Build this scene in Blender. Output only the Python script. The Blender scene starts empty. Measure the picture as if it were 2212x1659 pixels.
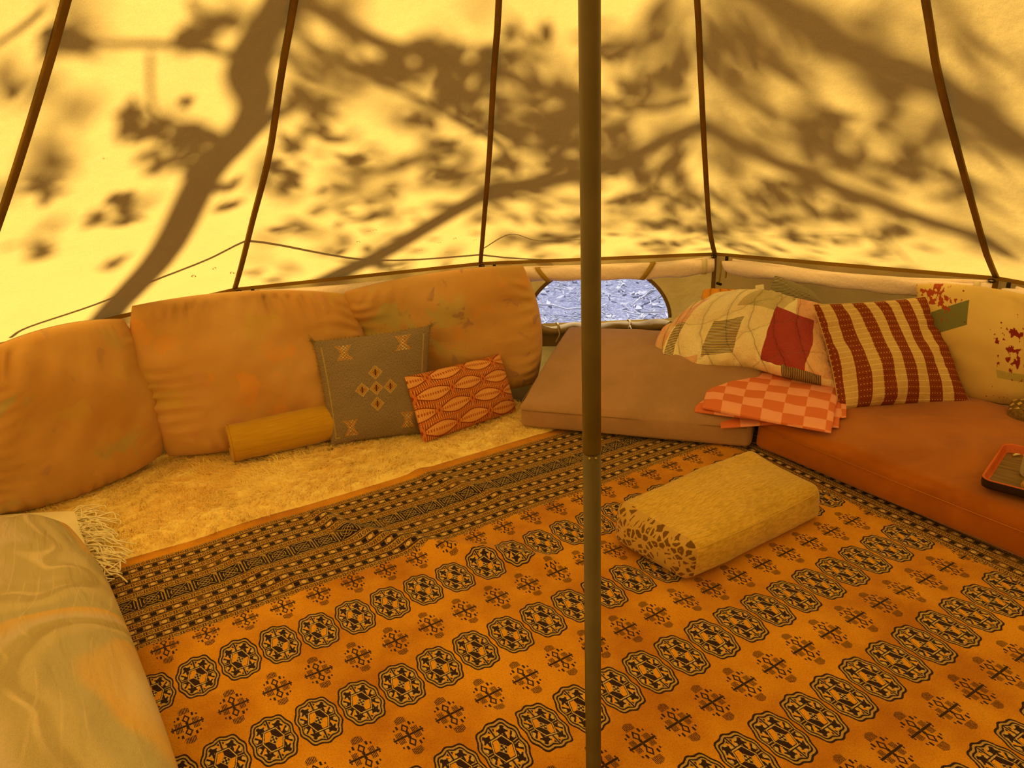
import bpy, math, random
import numpy as np
from mathutils import Matrix, Vector

# ------------------------------------------------------------------ camera
F, CX, CY, H = 1661.0, 1106.0, 829.5, 1.42          # focal length (px of the 2212 frame), centre, eye height
PITCH, VPX = 21.14, 1300.0
_t = math.radians(PITCH)
_d = np.array([(VPX-CX)/F, 1/math.tan(_t), 1.0]); _d /= np.linalg.norm(_d)      # straight down, camera axes
_f = np.array([0, 0, 1.0]); _f = _f-_f.dot(_d)*_d; _f /= np.linalg.norm(_f)
CAM = np.array([np.cross(_d, _f), _f, -_d])            # world = CAM @ cam(x right, y down, z forward)
scene = bpy.context.scene
cam_data = bpy.data.cameras.new('camera')
cam_data.sensor_fit = 'HORIZONTAL'; cam_data.sensor_width = 36.0
cam_data.lens = F*36.0/2212.0
cam_data.clip_start = 0.02; cam_data.clip_end = 200
cam = bpy.data.objects.new('camera', cam_data)
_m = Matrix.Identity(4)
for i in range(3):
    _m[i][0] = CAM[i, 0]; _m[i][1] = -CAM[i, 1]; _m[i][2] = -CAM[i, 2]
_m[2][3] = H
cam.matrix_world = _m
scene.collection.objects.link(cam)
scene.camera = cam

# ------------------------------------------------------------------ daylight
world = bpy.data.worlds.new('sky'); scene.world = world
world.use_nodes = True
_bg = world.node_tree.nodes.get('Background') or world.node_tree.nodes.new('ShaderNodeBackground')
_bg.inputs['Color'].default_value = (0.78, 0.80, 1.0, 1)
_bg.inputs['Strength'].default_value = 0.16
SUN_AZ, SUN_EL = math.radians(-50), math.radians(68)
L = np.array([math.sin(SUN_AZ)*math.cos(SUN_EL), math.cos(SUN_AZ)*math.cos(SUN_EL), math.sin(SUN_EL)])
sun_data = bpy.data.lights.new('sun', 'SUN')
sun_data.energy = 5.7; sun_data.angle = math.radians(0.55); sun_data.color = (1.0, 0.97, 0.95)
sun = bpy.data.objects.new('sun', sun_data)
sun.rotation_euler = Vector(L).to_track_quat('Z', 'Y').to_euler()
sun.location = (-2, 8, 12)
scene.collection.objects.link(sun)
vs = scene.view_settings
vs.view_transform = 'Standard'; vs.look = 'None'; vs.exposure = 0.4; vs.gamma = 1.0; vs.use_curve_mapping = False
scene.cycles.max_bounces = 8; scene.cycles.diffuse_bounces = 5; scene.cycles.transparent_max_bounces = 8

# ------------------------------------------------------------------ helpers
COL = scene.collection
rng = np.random.default_rng(7)
random.seed(7)
C = np.array([0.147, 1.33])          # foot of the tent pole
def ray(x, y): return CAM @ np.array([(x-CX)/F, (y-CY)/F, 1.0])
EYE = np.array([0, 0, H])
def at_z(x, y, z=0.0):
    r = ray(x, y); return EYE+r*((z-H)/r[2])
def at_cyl(x, y, R):
    d = ray(x, y); o = -C
    a = d[:2]@d[:2]; b = 2*o@d[:2]; c = o@o-R*R
    return EYE+d*((-b+math.sqrt(b*b-4*a*c))/(2*a))
def at_plane(x, y, p, n):
    r = ray(x, y); return EYE+r*(((np.array(p)-EYE)@n)/(r@n))
def unit(v):
    v = np.array(v, float); return v/np.linalg.norm(v)

def tag(o, label=None, cat=None, group=None, kind=None):
    if label: o['label'] = label
    if cat: o['category'] = cat
    if group: o['group'] = group
    if kind: o['kind'] = kind
    return o
def empty(name, loc=(0, 0, 0)):
    o = bpy.data.objects.new(name, None); o.location = Vector(loc); o.empty_display_size = 0.05
    COL.objects.link(o); return o
def mesh_obj(name, verts, faces, mat=None, parent=None, uv=None, smooth=True, extra=None):
    verts = np.asarray(verts, float)
    if parent is not None: off = np.array(parent.matrix_basis.translation)
    else: off = np.zeros(3)
    if parent is not None and parent.parent is not None: off = off+np.array(parent.parent.matrix_basis.translation)
    me = bpy.data.meshes.new(name)
    me.from_pydata((verts-off).tolist(), [], faces if isinstance(faces, list) else faces.tolist())
    if smooth: me.polygons.foreach_set('use_smooth', [True]*len(me.polygons))
    if uv is not None:
        at = me.attributes.new('puv', 'FLOAT_VECTOR', 'POINT')
        u = np.zeros((len(verts), 3)); u[:, :np.shape(uv)[1]] = uv
        at.data.foreach_set('vector', u.ravel())
    if extra is not None:
        for nm, val in extra.items():
            at = me.attributes.new(nm, 'FLOAT', 'POINT'); at.data.foreach_set('value', np.asarray(val, float))
    me.update()
    o = bpy.data.objects.new(name, me)
    if mat: me.materials.append(mat)
    COL.objects.link(o)
    if parent is not None: o.parent = parent
    return o

class Noise:
    """smooth noise as a sum of sines"""
    def __init__(s, seed, dim=3, n=14):
        r = np.random.default_rng(seed)
        k = r.normal(size=(n, dim)); s.k = k/np.linalg.norm(k, axis=1)[:, None]*r.uniform(.5, 1.6, (n, 1))
        s.p = r.uniform(0, 6.283, n); s.n = n
    def __call__(s, P, f=1.0):
        P = np.asarray(P, float)*f
        return np.sin(P@s.k.T*2*math.pi+s.p).sum(-1)/math.sqrt(s.n)

def grid_faces(nu, nv, off=0, flip=False, close=False):
    i, j = np.meshgrid(np.arange(nu-(0 if close else 1)), np.arange(nv-1), indexing='ij')
    a = i*nv+j; b = ((i+1) % nu)*nv+j; c = b+1; d = a+1
    f = np.stack([a, b, c, d], -1).reshape(-1, 4)+off
    if flip: f = f[:, ::-1]
    return f.tolist()

def tube(pts, rad, n=8, closed_ends=True):
    """tube along a polyline; rad a number or one per point; returns verts, faces"""
    pts = np.asarray(pts, float); m = len(pts)
    rad = np.broadcast_to(np.asarray(rad, float), (m,))
    T = np.gradient(pts, axis=0); T /= np.linalg.norm(T, axis=1)[:, None]+1e-12
    ref = np.array([0, 0, 1.0]) if abs(T[0][2]) < .9 else np.array([1.0, 0, 0])
    V = []
    N = np.cross(T[0], ref); N /= np.linalg.norm(N)
    for k in range(m):
        N = N-(N@T[k])*T[k]; N /= np.linalg.norm(N); B = np.cross(T[k], N)
        a = np.linspace(0, 2*math.pi, n, endpoint=False)
        V.append(pts[k]+rad[k]*(np.cos(a)[:, None]*N+np.sin(a)[:, None]*B))
    V = np.concatenate(V)
    Fc = []
    for k in range(m-1):
        for i in range(n):
            j = (i+1) % n
            Fc.append([k*n+i, k*n+j, (k+1)*n+j, (k+1)*n+i])
    if closed_ends:
        Fc.append(list(range(n))[::-1]); Fc.append([(m-1)*n+i for i in range(n)])
    return V, Fc
def smooth_path(pts, n=24):
    """Catmull-Rom through the points"""
    P = np.asarray(pts, float)
    P = np.vstack([2*P[0]-P[1], P, 2*P[-1]-P[-2]])
    out = []
    segs = len(P)-3
    for i in range(segs):
        p0, p1, p2, p3 = P[i:i+4]
        for t in np.linspace(0, 1, max(2, n//segs), endpoint=(i == segs-1)):
            out.append(.5*((2*p1)+(-p0+p2)*t+(2*p0-5*p1+4*p2-p3)*t*t+(-p0+3*p1-3*p2+p3)*t**3))
    return np.array(out)
class Bag:
    """collects shapes into one mesh"""
    def __init__(s): s.v = []; s.f = []; s.n = 0
    def add(s, V, Fc):
        s.v.append(np.asarray(V, float)); s.f += [[i+s.n for i in q] for q in Fc]; s.n += len(V)
    def obj(s, name, mat, parent=None, smooth=True, uv=None):
        return mesh_obj(name, np.concatenate(s.v), s.f, mat, parent, uv=uv, smooth=smooth)
def ribbon(pts, side, width, thick=0.0015):
    """flat strap along points: side = direction(s) across"""
    pts = np.asarray(pts, float); m = len(pts)
    side = np.broadcast_to(np.asarray(side, float), (m, 3))
    T = np.gradient(pts, axis=0); T /= np.linalg.norm(T, axis=1)[:, None]
    side = side-(side*T).sum(1)[:, None]*T; side = side/np.linalg.norm(side, axis=1)[:, None]
    N = np.cross(T, side)
    V = []
    for a, b in ((-.5, -.5), (.5, -.5), (.5, .5), (-.5, .5)):
        V.append(pts+side*a*width+N*b*thick)
    V = np.stack(V, 1).reshape(-1, 3)
    Fc = []
    for k in range(m-1):
        for i in range(4):
            j = (i+1) % 4; Fc.append([k*4+i, k*4+j, (k+1)*4+j, (k+1)*4+i])
    Fc.append([3, 2, 1, 0]); Fc.append([(m-1)*4+i for i in range(4)])
    return V, Fc

# ------------------------------------------------------------------ node materials
class X:
    """a float socket with arithmetic"""
    nt = None
    def __init__(s, sock): s.s = sock
    @staticmethod
    def op(o, *a, clamp=False):
        n = X.nt.nodes.new('ShaderNodeMath'); n.operation = o; n.use_clamp = clamp
        for i, v in enumerate(a):
            if isinstance(v, X): X.nt.links.new(v.s, n.inputs[i])
            else: n.inputs[i].default_value = float(v)
        return X(n.outputs[0])
    def __add__(s, o): return X.op('ADD', s, o)
    __radd__ = __add__
    def __sub__(s, o): return X.op('SUBTRACT', s, o)
    def __rsub__(s, o): return X.op('SUBTRACT', o, s)
    def __mul__(s, o): return X.op('MULTIPLY', s, o)
    __rmul__ = __mul__
    def __truediv__(s, o): return X.op('DIVIDE', s, o)
    def __lt__(s, o): return X.op('LESS_THAN', s, o)
    def __gt__(s, o): return X.op('GREATER_THAN', s, o)
    def __and__(s, o): return X.op('MULTIPLY', s, o)
    def __or__(s, o): return X.op('MAXIMUM', s, o)
    def abs(s): return X.op('ABSOLUTE', s)
    def sin(s): return X.op('SINE', s)
    def cos(s): return X.op('COSINE', s)
    def fract(s): return X.op('FRACT', s)
    def floor(s): return X.op('FLOOR', s)
    def pow(s, e): return X.op('POWER', s, e)
    def sqrt(s): return X.op('SQRT', s)
    def inv(s): return X.op('SUBTRACT', 1.0, s)
def xmax(a, b): return X.op('MAXIMUM', a, b)
def xmin(a, b): return X.op('MINIMUM', a, b)
def ramp(v, lo, hi):
    n = X.nt.nodes.new('ShaderNodeMapRange'); n.interpolation_type = 'SMOOTHSTEP'
    X.nt.links.new(v.s, n.inputs[0]); n.inputs[1].default_value = lo; n.inputs[2].default_value = hi
    return X(n.outputs[0])
def mixc(fac, a, b):
    n = X.nt.nodes.new('ShaderNodeMix'); n.data_type = 'RGBA'
    for i, v in ((0, fac), (6, a), (7, b)):
        if isinstance(v, X): X.nt.links.new(v.s, n.inputs[i])
        elif isinstance(v, (tuple, list)): n.inputs[i].default_value = (*v, 1)
        elif isinstance(v, (int, float)): n.inputs[i].default_value = v
        else: X.nt.links.new(v, n.inputs[i])
    return n.outputs[2]
def attr(name='puv'):
    n = X.nt.nodes.new('ShaderNodeAttribute'); n.attribute_name = name
    return n
def xyz(vec):
    n = X.nt.nodes.new('ShaderNodeSeparateXYZ'); X.nt.links.new(vec, n.inputs[0])
    return X(n.outputs[0]), X(n.outputs[1]), X(n.outputs[2])
def vec(x, y, z=0.0):
    n = X.nt.nodes.new('ShaderNodeCombineXYZ')
    for i, v in enumerate((x, y, z)):
        if isinstance(v, X): X.nt.links.new(v.s, n.inputs[i])
        else: n.inputs[i].default_value = v
    return n.outputs[0]
def objco():
    n = X.nt.nodes.new('ShaderNodeTexCoord'); return n.outputs['Object']
def noise(v, scale, detail=3.0, rough=.5, dist=0.0, color=False):
    n = X.nt.nodes.new('ShaderNodeTexNoise')
    n.inputs['Scale'].default_value = scale; n.inputs['Detail'].default_value = detail
    n.inputs['Roughness'].default_value = rough; n.inputs['Distortion'].default_value = dist
    if v is not None: X.nt.links.new(v, n.inputs['Vector'])
    return n.outputs[1] if color else X(n.outputs[0])
def voronoi(v, scale, feature='F1', rand=1.0):
    n = X.nt.nodes.new('ShaderNodeTexVoronoi'); n.feature = feature
    n.inputs['Scale'].default_value = scale; n.inputs['Randomness'].default_value = rand
    X.nt.links.new(v, n.inputs['Vector'])
    return X(n.outputs['Distance'])
def material(name, build, rough=.9, sheen=0.0, spec=.15):
    """build() -> colour socket / tuple [, height X, bump distance]"""
    m = bpy.data.materials.new(name); m.use_nodes = True
    nt = m.node_tree; X.nt = nt
    b = nt.nodes.get('Principled BSDF')
    b.inputs['Roughness'].default_value = rough
    b.inputs['Specular IOR Level'].default_value = spec
    if sheen: b.inputs['Sheen Weight'].default_value = sheen; b.inputs['Sheen Roughness'].default_value = .4
    r = build()
    col, hgt, dist = (r if isinstance(r, list) else [r, None, 0])
    if isinstance(col, tuple): b.inputs['Base Color'].default_value = (*col, 1)
    else: nt.links.new(col, b.inputs['Base Color'])
    if hgt is not None:
        bm = nt.nodes.new('ShaderNodeBump'); bm.inputs['Distance'].default_value = dist; bm.inputs['Strength'].default_value = 1.0
        nt.links.new(hgt.s, bm.inputs['Height']); nt.links.new(bm.outputs[0], b.inputs['Normal'])
    return m
def cloth(name, col, var=.12, weave=900.0, blotch=6.0, bump=.0012, rough=.95, sheen=0.0):
    def b():
        o = objco()
        c2 = tuple(x*(1-var*2) for x in col)
        n = noise(o, blotch, 4)
        w = noise(o, weave, 2)
        c = mixc(ramp(n, .35, .7), col, c2)
        c = mixc(ramp(w, .3, .8)*.25, c, tuple(x*.55 for x in col))
        return [c, noise(o, weave*.6, 2), bump]
    return material(name, b, rough, sheen)

def canvas_material(name, trans, refl, mixf):
    m = bpy.data.materials.new(name); m.use_nodes = True
    nt = m.node_tree; X.nt = nt
    nt.nodes.remove(nt.nodes.get('Principled BSDF'))
    out = nt.nodes.get('Material Output')
    d = nt.nodes.new('ShaderNodeBsdfDiffuse'); t = nt.nodes.new('ShaderNodeBsdfTranslucent'); mx = nt.nodes.new('ShaderNodeMixShader')
    o = objco()
    n1 = noise(o, 260, 2, .7); n2 = noise(o, 3.5, 2)
    f = ramp(n1, .25, .75)*.24+ramp(n2, .3, .7)*.10
    tc = mixc(f, trans, tuple(c*.45 for c in trans))
    rc = mixc(f, refl, tuple(c*.6 for c in refl))
    nt.links.new(tc, t.inputs[0]); nt.links.new(rc, d.inputs[0])
    bm = nt.nodes.new('ShaderNodeBump'); bm.inputs['Distance'].default_value = .008
    # soft creases running down the cloth
    hx = noise(o, 9, 3, .6)
    nt.links.new((hx+n1*.08).s, bm.inputs['Height'])
    nt.links.new(bm.outputs[0], t.inputs['Normal']); nt.links.new(bm.outputs[0], d.inputs['Normal'])
    mx.inputs[0].default_value = mixf
    nt.links.new(d.outputs[0], mx.inputs[1]); nt.links.new(t.outputs[0], mx.inputs[2])
    nt.links.new(mx.outputs[0], out.inputs[0])
    return m

# ------------------------------------------------------------------ tent shell
ANG = [-60.2, -33.4, -6.5, 20.05, 47.2]+[47.2+28.07*k for k in range(1, 9)]
RAD = [2.50, 2.53, 2.446, 2.565, 2.51]+[2.5]*8
NP = len(ANG)
EAVE = 0.62
GEN = [(1.0, .62), (.925, .745), (.84, .9), (.715, 1.18), (.595, 1.47), (.525, 1.65)]
MEAS = {1: [(2.53, .62), (2.34, .76), (2.05, .99), (1.73, 1.24), (1.48, 1.50), (1.30, 1.67)],
        2: [(2.446, .62), (2.27, .755), (2.10, .89), (1.72, 1.19), (1.42, 1.48), (1.20, 1.66)],
        3: [(2.565, .62), (2.36, .72), (2.16, .85), (1.86, 1.15), (1.59, 1.45), (1.42, 1.65)],
        4: [(2.51, .62), (2.31, .755), (2.12, .91), (1.82, 1.16), (1.53, 1.41), (1.36, 1.60)]}
TOP = [(1.0, 1.98), (.65, 2.35), (.30, 2.72), (.03, 3.0)]
NV = 30
def seam_profile(k):
    pr = MEAS.get(k) or [(a*RAD[k], z) for a, z in GEN]
    path = smooth_path([(r, z, 0) for r, z in pr+TOP], 90)
    s = np.r_[0, np.cumsum(np.linalg.norm(np.diff(path, axis=0), axis=1))]
    q = np.linspace(0, s[-1], NV)
    return np.c_[np.interp(q, s, path[:, 0]), np.interp(q, s, path[:, 1])]
PROF = [seam_profile(k) for k in range(NP)]
def seam_pts(k):
    k %= NP; a = math.radians(ANG[k]); p = PROF[k]
    return np.c_[C[0]+p[:, 0]*math.sin(a), C[1]+p[:, 0]*math.cos(a), p[:, 1]]
def joint(k, z=EAVE, s=1.0):
    k %= NP; a = math.radians(ANG[k]); return np.array([C[0]+s*RAD[k]*math.sin(a), C[1]+s*RAD[k]*math.cos(a), z])
_gp = np.array([(np.mean([np.interp(q, np.arange(NV), PROF[k][:, 0]) for k in (1, 2, 3, 4)]), np.mean([np.interp(q, np.arange(NV), PROF[k][:, 1]) for k in (1, 2, 3, 4)])) for q in range(NV)])
def at_roof(x, y):
    """where the pixel's ray meets the sloping canvas"""
    d = ray(x, y); t = .3
    while t < 8:
        p = EYE+d*t
        rr = np.interp(p[2], _gp[:, 1], _gp[:, 0])
        if np.hypot(*(p[:2]-C)) > rr*.985: return p
        t += .01
    return p

_sp = [((805, 484), .008), ((792, 486), .007), ((770, 512), .010), ((905, 528), .008), ((945, 513), .008), ((980, 507), .011), ((1025, 515), .008), ((962, 535), .007), ((417, 595), .009), ((500, 588), .009), ((462, 578), .007), ((1178, 327), .013), ((1170, 305), .004), ((412, 393), .005), ((214, 322), .004), ((1775, 436), .004)]
SPOTS = [(at_roof(*p), r*1.1) for p, r in _sp]
M_ROOF = canvas_material('roof_canvas', (.95, .555, .10), (.70, .43, .11), .70)
M_WALL = canvas_material('wall_canvas', (.68, .41, .06), (.78, .50, .12), .45)
M_TAPE = cloth('seam_webbing', (.26, .15, .03), .15)
M_ZIP = material('zip_tape', lambda: (lambda o: mixc((xyz(attr().outputs['Vector'])[0]*300).fract() < .5, (.30, .18, .03), (.20, .11, .02)))(None))
M_TAN = cloth('tan_strap', (.62, .48, .24), .1)
M_BLACK = material('black_plastic', lambda: (.02, .014, .014), .5)
M_FLOOR = cloth('groundsheet', (.30, .25, .16), .1, 500)

ceiling = empty('ceiling', (C[0], C[1], EAVE)); tag(ceiling, 'cream canvas bell tent roof dappled with tree shadow', 'tent roof', kind='structure')
NUP = 15
nz = Noise(3)
for k in range(NP):
    A, B = seam_pts(k), seam_pts(k+1)
    V = []
    u = np.linspace(0, 1, NUP)
    for uu in u:
        w = 4*uu*(1-uu)
        P = A*(1-uu)+B*uu
        # canvas hangs slightly hollow between the seams
        rad = P[:, :2]-C; rl = np.linalg.norm(rad, axis=1)[:, None]
        tt = np.linspace(0, 1, NV)
        belly = .035*w*np.sin(np.pi*np.clip(tt*1.2, 0, 1))
        P[:, :2] = P[:, :2]-rad/np.maximum(rl, .05)*(belly*np.minimum(1, rl[:, 0]))[:, None]
        P += (nz(P, .9)*.006*w*np.sin(np.pi*tt))[:, None]
        V.append(P)
    V = np.concatenate(V)
    mesh_obj('roof_panel', V, grid_faces(NUP, NV), M_ROOF, ceiling)
for k in range(NP):
    P = seam_pts(k)
    rad = P[:, :2]-C; inn = np.c_[-rad/np.maximum(.02, np.linalg.norm(rad, axis=1))[:, None], np.zeros(NV)]
    side = np.array([math.cos(math.radians(ANG[k])), -math.sin(math.radians(ANG[k])), 0])
    T = np.gradient(P, axis=0); T /= np.linalg.norm(T, axis=1)[:, None]
    N = np.cross(T, side); N *= np.sign((N*inn).sum(1))[:, None]
    Pq = P+N*.011
    V, Fc = ribbon(Pq[:-1], side, .0185, .012)
    mesh_obj('seam_webbing', V, Fc, M_TAPE, ceiling)

M_STAIN = canvas_material('stained_canvas', (.40, .20, .02), (.34, .19, .03), .5)
for p, r in SPOTS:       # dried water marks on the canvas
    nrm_ = unit(np.r_[C-p[:2], -.9]); e_a = unit(np.cross(nrm_, [0, 0, 1.0])); e_b = np.cross(nrm_, e_a)
    a_ = np.linspace(0, 2*math.pi, 14, endpoint=False); w_ = r*(.8+.25*np.sin(a_*2+r*900)+.12*np.sin(a_*3))
    ctr_ = p+nrm_*.006
    o_ = ctr_+np.cos(a_)[:, None]*w_[:, None]*e_a+np.sin(a_)[:, None]*w_[:, None]*.8*e_b
    i_ = ctr_+np.cos(a_)[:, None]*w_[:, None]*.62*e_a+np.sin(a_)[:, None]*w_[:, None]*.5*e_b
    mesh_obj('stain', np.vstack([o_, i_]), [[k, (k+1) % 14, 14+(k+1) % 14, 14+k] for k in range(14) if r < .006 or k % 14 not in (3, 4)], M_STAIN, ceiling)

wall = empty('wall_round', (C[0], C[1], 0)); tag(wall, 'low upright canvas wall round the bell tent', 'tent wall', kind='structure')
WB = 1.0
# half-moon window in the panel between joints 2 and 3
wA, wB = joint(2, 0), joint(3, 0)
wlen = np.linalg.norm(wB-wA); wdir = (wB-wA)/wlen; wnor = np.cross(wdir, [0, 0, 1.0])     # points out
if wnor[1] < 0: wnor = -wnor
def on_wall(x, y):
    p = at_plane(x, y, wA, wnor); return (p-wA)@wdir, p[2]
_l, _r = on_wall(1138, 690), on_wall(1444, 690)
wc, wa = (_l[0]+_r[0])/2, (_r[0]-_l[0])/2
wbase = on_wall(1290, 694)[1]
wtop = on_wall(1290, 578)[1]
wh = wtop-wbase
def arch(u): 
    q = max(0, 1-abs((u-wc)/wa)**2.3); return wbase+wh*q**.56
for k in range(NP):
    A, B = joint(k, 0, WB), joint(k+1, 0, WB)
    if k == 2:
        us = np.unique(np.r_[np.linspace(0, wc-wa, 6), wc-wa*np.cos(np.linspace(0, math.pi, 25)), np.linspace(wc+wa, wlen, 6)])
        V, Fc = [], []
        def pt(u, z): V.append(wA+wdir*u+np.array([0, 0, z])); return len(V)-1
        pane = Bag(); 
        for a, b in zip(us[:-1], us[1:]):
            mid = (a+b)/2
            if abs(mid-wc) < wa:
                Fc.append([pt(a, 0), pt(b, 0), pt(b, wbase), pt(a, wbase)])
                Fc.append([pt(a, arch(a)), pt(b, arch(b)), pt(b, EAVE), pt(a, EAVE)])
                q = [wA+wdir*a+[0, 0, wbase], wA+wdir*b+[0, 0, wbase], wA+wdir*b+[0, 0, arch(b)], wA+wdir*a+[0, 0, arch(a)]]
                pane.add(np.array(q)+wnor*.004, [[0, 1, 2, 3]])
            else:
                Fc.append([pt(a, 0), pt(b, 0), pt(b, EAVE), pt(a, EAVE)])
        mesh_obj('wall_panel', V, Fc, M_WALL, wall, smooth=False)
    else:
        n1, n2 = 14, 8
        V = []
        for uu in np.linspace(0, 1, n1):
            for zz in np.linspace(0, EAVE, n2):
                w = math.sin(math.pi*uu)*math.sin(math.pi*zz/EAVE)
                P = A*(1-uu)+B*uu; P = np.array([P[0], P[1], zz])
                out = np.array([P[0]-C[0], P[1]-C[1], 0]); out /= np.linalg.norm(out)
                V.append(P+out*(.008*w+.006*w*nz(P[None], 2)[0]))
        mesh_obj('wall_panel', V, grid_faces(n1, n2), M_WALL, wall)
    # wall seam under each joint and zip under the eave
    s = np.array([math.cos(math.radians(ANG[k])), -math.sin(math.radians(ANG[k])), 0])
    a = joint(k, EAVE-.01, .994); b = joint(k, .01, .994)
    V, Fc = ribbon([a, b], s, .02, .004); mesh_obj('wall_seam', V, Fc, M_TAPE, wall, smooth=False)
    a, b = joint(k, EAVE-.003, .990), joint(k+1, EAVE-.003, .990)
    pts = [a*(1-q)+b*q for q in np.linspace(0, 1, 12)]
    V, Fc = ribbon(pts, (0, 0, 1), .016, .004)
    mesh_obj('zip_tape', V, Fc, M_ZIP, wall, uv=np.c_[np.repeat(np.linspace(0, 1.2, 12), 4), np.zeros(48)], smooth=False)

# floor sheet
fl = [joint(k, 0.0, 1.0) for k in range(NP)]
V = np.array(fl+[p-[0, 0, .01] for p in fl])
Fc = [list(range(NP))[::-1], [NP+i for i in range(NP)]]+[[i, (i+1) % NP, NP+(i+1) % NP, NP+i] for i in range(NP)]
floor = mesh_obj('floor', V, Fc, M_FLOOR, smooth=False)
tag(floor, 'groundsheet of the tent under rug and sheepskin', 'floor', kind='structure')

# window parts
def glass_build(m):
    pass
M_PANE = bpy.data.materials.new('clear_window_film'); M_PANE.use_nodes = True
nt = M_PANE.node_tree; nt.nodes.remove(nt.nodes.get('Principled BSDF'))
_tr = nt.nodes.new('ShaderNodeBsdfTransparent'); _gl = nt.nodes.new('ShaderNodeBsdfTranslucent'); _mx = nt.nodes.new('ShaderNodeMixShader')
_tr.inputs[0].default_value = (.95, .96, 1, 1); _gl.inputs[0].default_value = (.72, .76, 1, 1); _mx.inputs[0].default_value = .18
nt.links.new(_tr.outputs[0], _mx.inputs[1]); nt.links.new(_gl.outputs[0], _mx.inputs[2]); nt.links.new(_mx.outputs[0], nt.nodes['Material Output'].inputs[0])
M_BIND = cloth('window_binding', (.27, .17, .05), .1)
M_FLAP = cloth('rolled_canvas', (.42, .31, .14), .15)
win = empty('window_1', wA+wdir*wc+[0, 0, wbase]); tag(win, 'half moon clear window in the low canvas wall', 'window', kind='structure')
pane.obj('pane', M_PANE, win, smooth=False)
th = np.linspace(0, math.pi, 40)
pts = [wA+wdir*(wc-(wa+.006)*math.cos(t))+np.array([0, 0, arch(wc-wa*math.cos(t))+.006])-wnor*.004 for t in th]
rad_side = [unit(np.array(p)-(wA+wdir*wc+[0, 0, wbase-.05])) for p in pts]
V, Fc = ribbon(pts, np.array(rad_side), .017, .006); mesh_obj('window_binding', V, Fc, M_BIND, win)
# rolled flap lying along the sill, with ties
pts = []; 
for q in np.linspace(0, 1, 40):
    u = wc-wa*1.02+q*2.04*wa
    pts.append(wA+wdir*u+np.array([0, 0, wbase-.014-.012*abs(math.sin(q*math.pi*2.5+.5))+.006*math.sin(q*23)])-wnor*(.03+.006*math.sin(q*17)))
rr = np.array([.019+.008*abs(math.sin(q*math.pi*2.5+.5))+.003*math.sin(q*31) for q in np.linspace(0, 1, 40)])
V, Fc = tube(pts, rr, 14)
V += (Noise(8)(V, 7)*.004)[:, None]
mesh_obj('rolled_flap', V, Fc, M_FLAP, win)
sk = []
for q in np.linspace(0, 1, 30):
    for z in np.linspace(0, 1, 5):
        u = wc-wa*1.05+q*2.1*wa
        sk.append(wA+wdir*u+np.array([0, 0, wbase-.02-z*.10])-wnor*(.012+.02*(1-z)+.005*math.sin(q*19+z*3)))
mesh_obj('flap_skirt', sk, grid_faces(30, 5), M_FLAP, win)
for px, hang in ((1203, .06), (1357, .075)):
    u, _ = on_wall(px, 690)
    c0 = wA+wdir*u+np.array([0, 0, wbase-.016])-wnor*.03
    loop = [c0+wdir*.004*math.sin(a*2)-wnor*.026*math.cos(a)+np.array([0, 0, .028*math.sin(a)]) for a in np.linspace(-.6, 2*math.pi-1.2, 18)]
    V, Fc = ribbon(loop, wdir, .009, .002); mesh_obj('tie', V, Fc, M_TAN, win)
    tail = smooth_path([c0-wnor*.032+[0, 0, .006], c0-wnor*.045+wdir*.008+[0, 0, -.02], c0-wnor*.05+wdir*-.004+[0, 0, -hang*.75], c0-wnor*.055+wdir*-.012+[0, 0, -hang]], 14)
    V, Fc = ribbon(tail, wdir, .006, .002); mesh_obj('tie_tail', V, Fc, M_TAN, win)

# ------------------------------------------------------------------ outside: ground, litter, tree, guy rope
def gnd():
    o = objco(); n = noise(o, 3, 5, .6); w = noise(o, 45, 3, .7)
    c = mixc(ramp(n, .3, .7), (.17, .175, .27), (.26, .265, .37))
    c = mixc(ramp(w, .5, .62), c, (.40, .40, .46)); c = mixc(ramp(w, .42, .3), c, (.09, .09, .15))
    return [c, w, .03]
M_GROUND = material('leaf_strewn_soil', gnd)
V = []; ng = 40
for x in np.linspace(-14, 14, ng):
    for y in np.linspace(-12, 18, ng): V.append((x, y, -.03))
ground = mesh_obj('ground_outside', V, grid_faces(ng, ng), M_GROUND); tag(ground, 'pale sunlit soil outside the tent window', 'ground', kind='structure')
M_STICK = cloth('bleached_stick', (.55, .55, .58), .2, 200)
bag = Bag()
g0, g1 = at_z(1120, 700), at_z(1460, 590)
for i in range(1500):
    x = random.uniform(-1.0, 2.6); y = random.uniform(3.95, 7.6)
    if np.hypot(x-C[0], y-C[1]) < 2.65: continue
    big = random.random() < .05
    ln = random.uniform(.18, .5) if big else random.uniform(.03, .11); a = random.uniform(0, 6.28)
    rr = random.uniform(.004, .008) if big else random.uniform(.002, .005)
    p = []
    for q in np.linspace(-.5, .5, 5 if big else 3):
        p.append((x+ln*q*math.cos(a)+random.uniform(-.1, .1)*ln*.5, y+ln*q*math.sin(a)+random.uniform(-.1, .1)*ln*.5, -.02+random.uniform(0, .03)+(.03 if big else 0)))
    V, Fc = tube(p, rr, 5); bag.add(V, Fc)
for i in range(900):          # curled dry leaves
    x = random.uniform(-1.0, 2.6); y = random.uniform(3.95, 7.6)
    if np.hypot(x-C[0], y-C[1]) < 2.65: continue
    a = random.uniform(0, 6.28); s = random.uniform(.02, .05); t = random.uniform(-.4, .4)
    dx = np.array([math.cos(a), math.sin(a), t])*s; dy = np.array([-math.sin(a), math.cos(a), random.uniform(-.4, .4)])*s*.4
    c0 = np.array([x, y, -.01+random.uniform(0, .02)])
    bag.add([c0-dx, c0+dy-[0, 0, .006], c0+dx, c0-dy-[0, 0, .006]], [[0, 1, 2], [0, 2, 3]])
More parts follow.
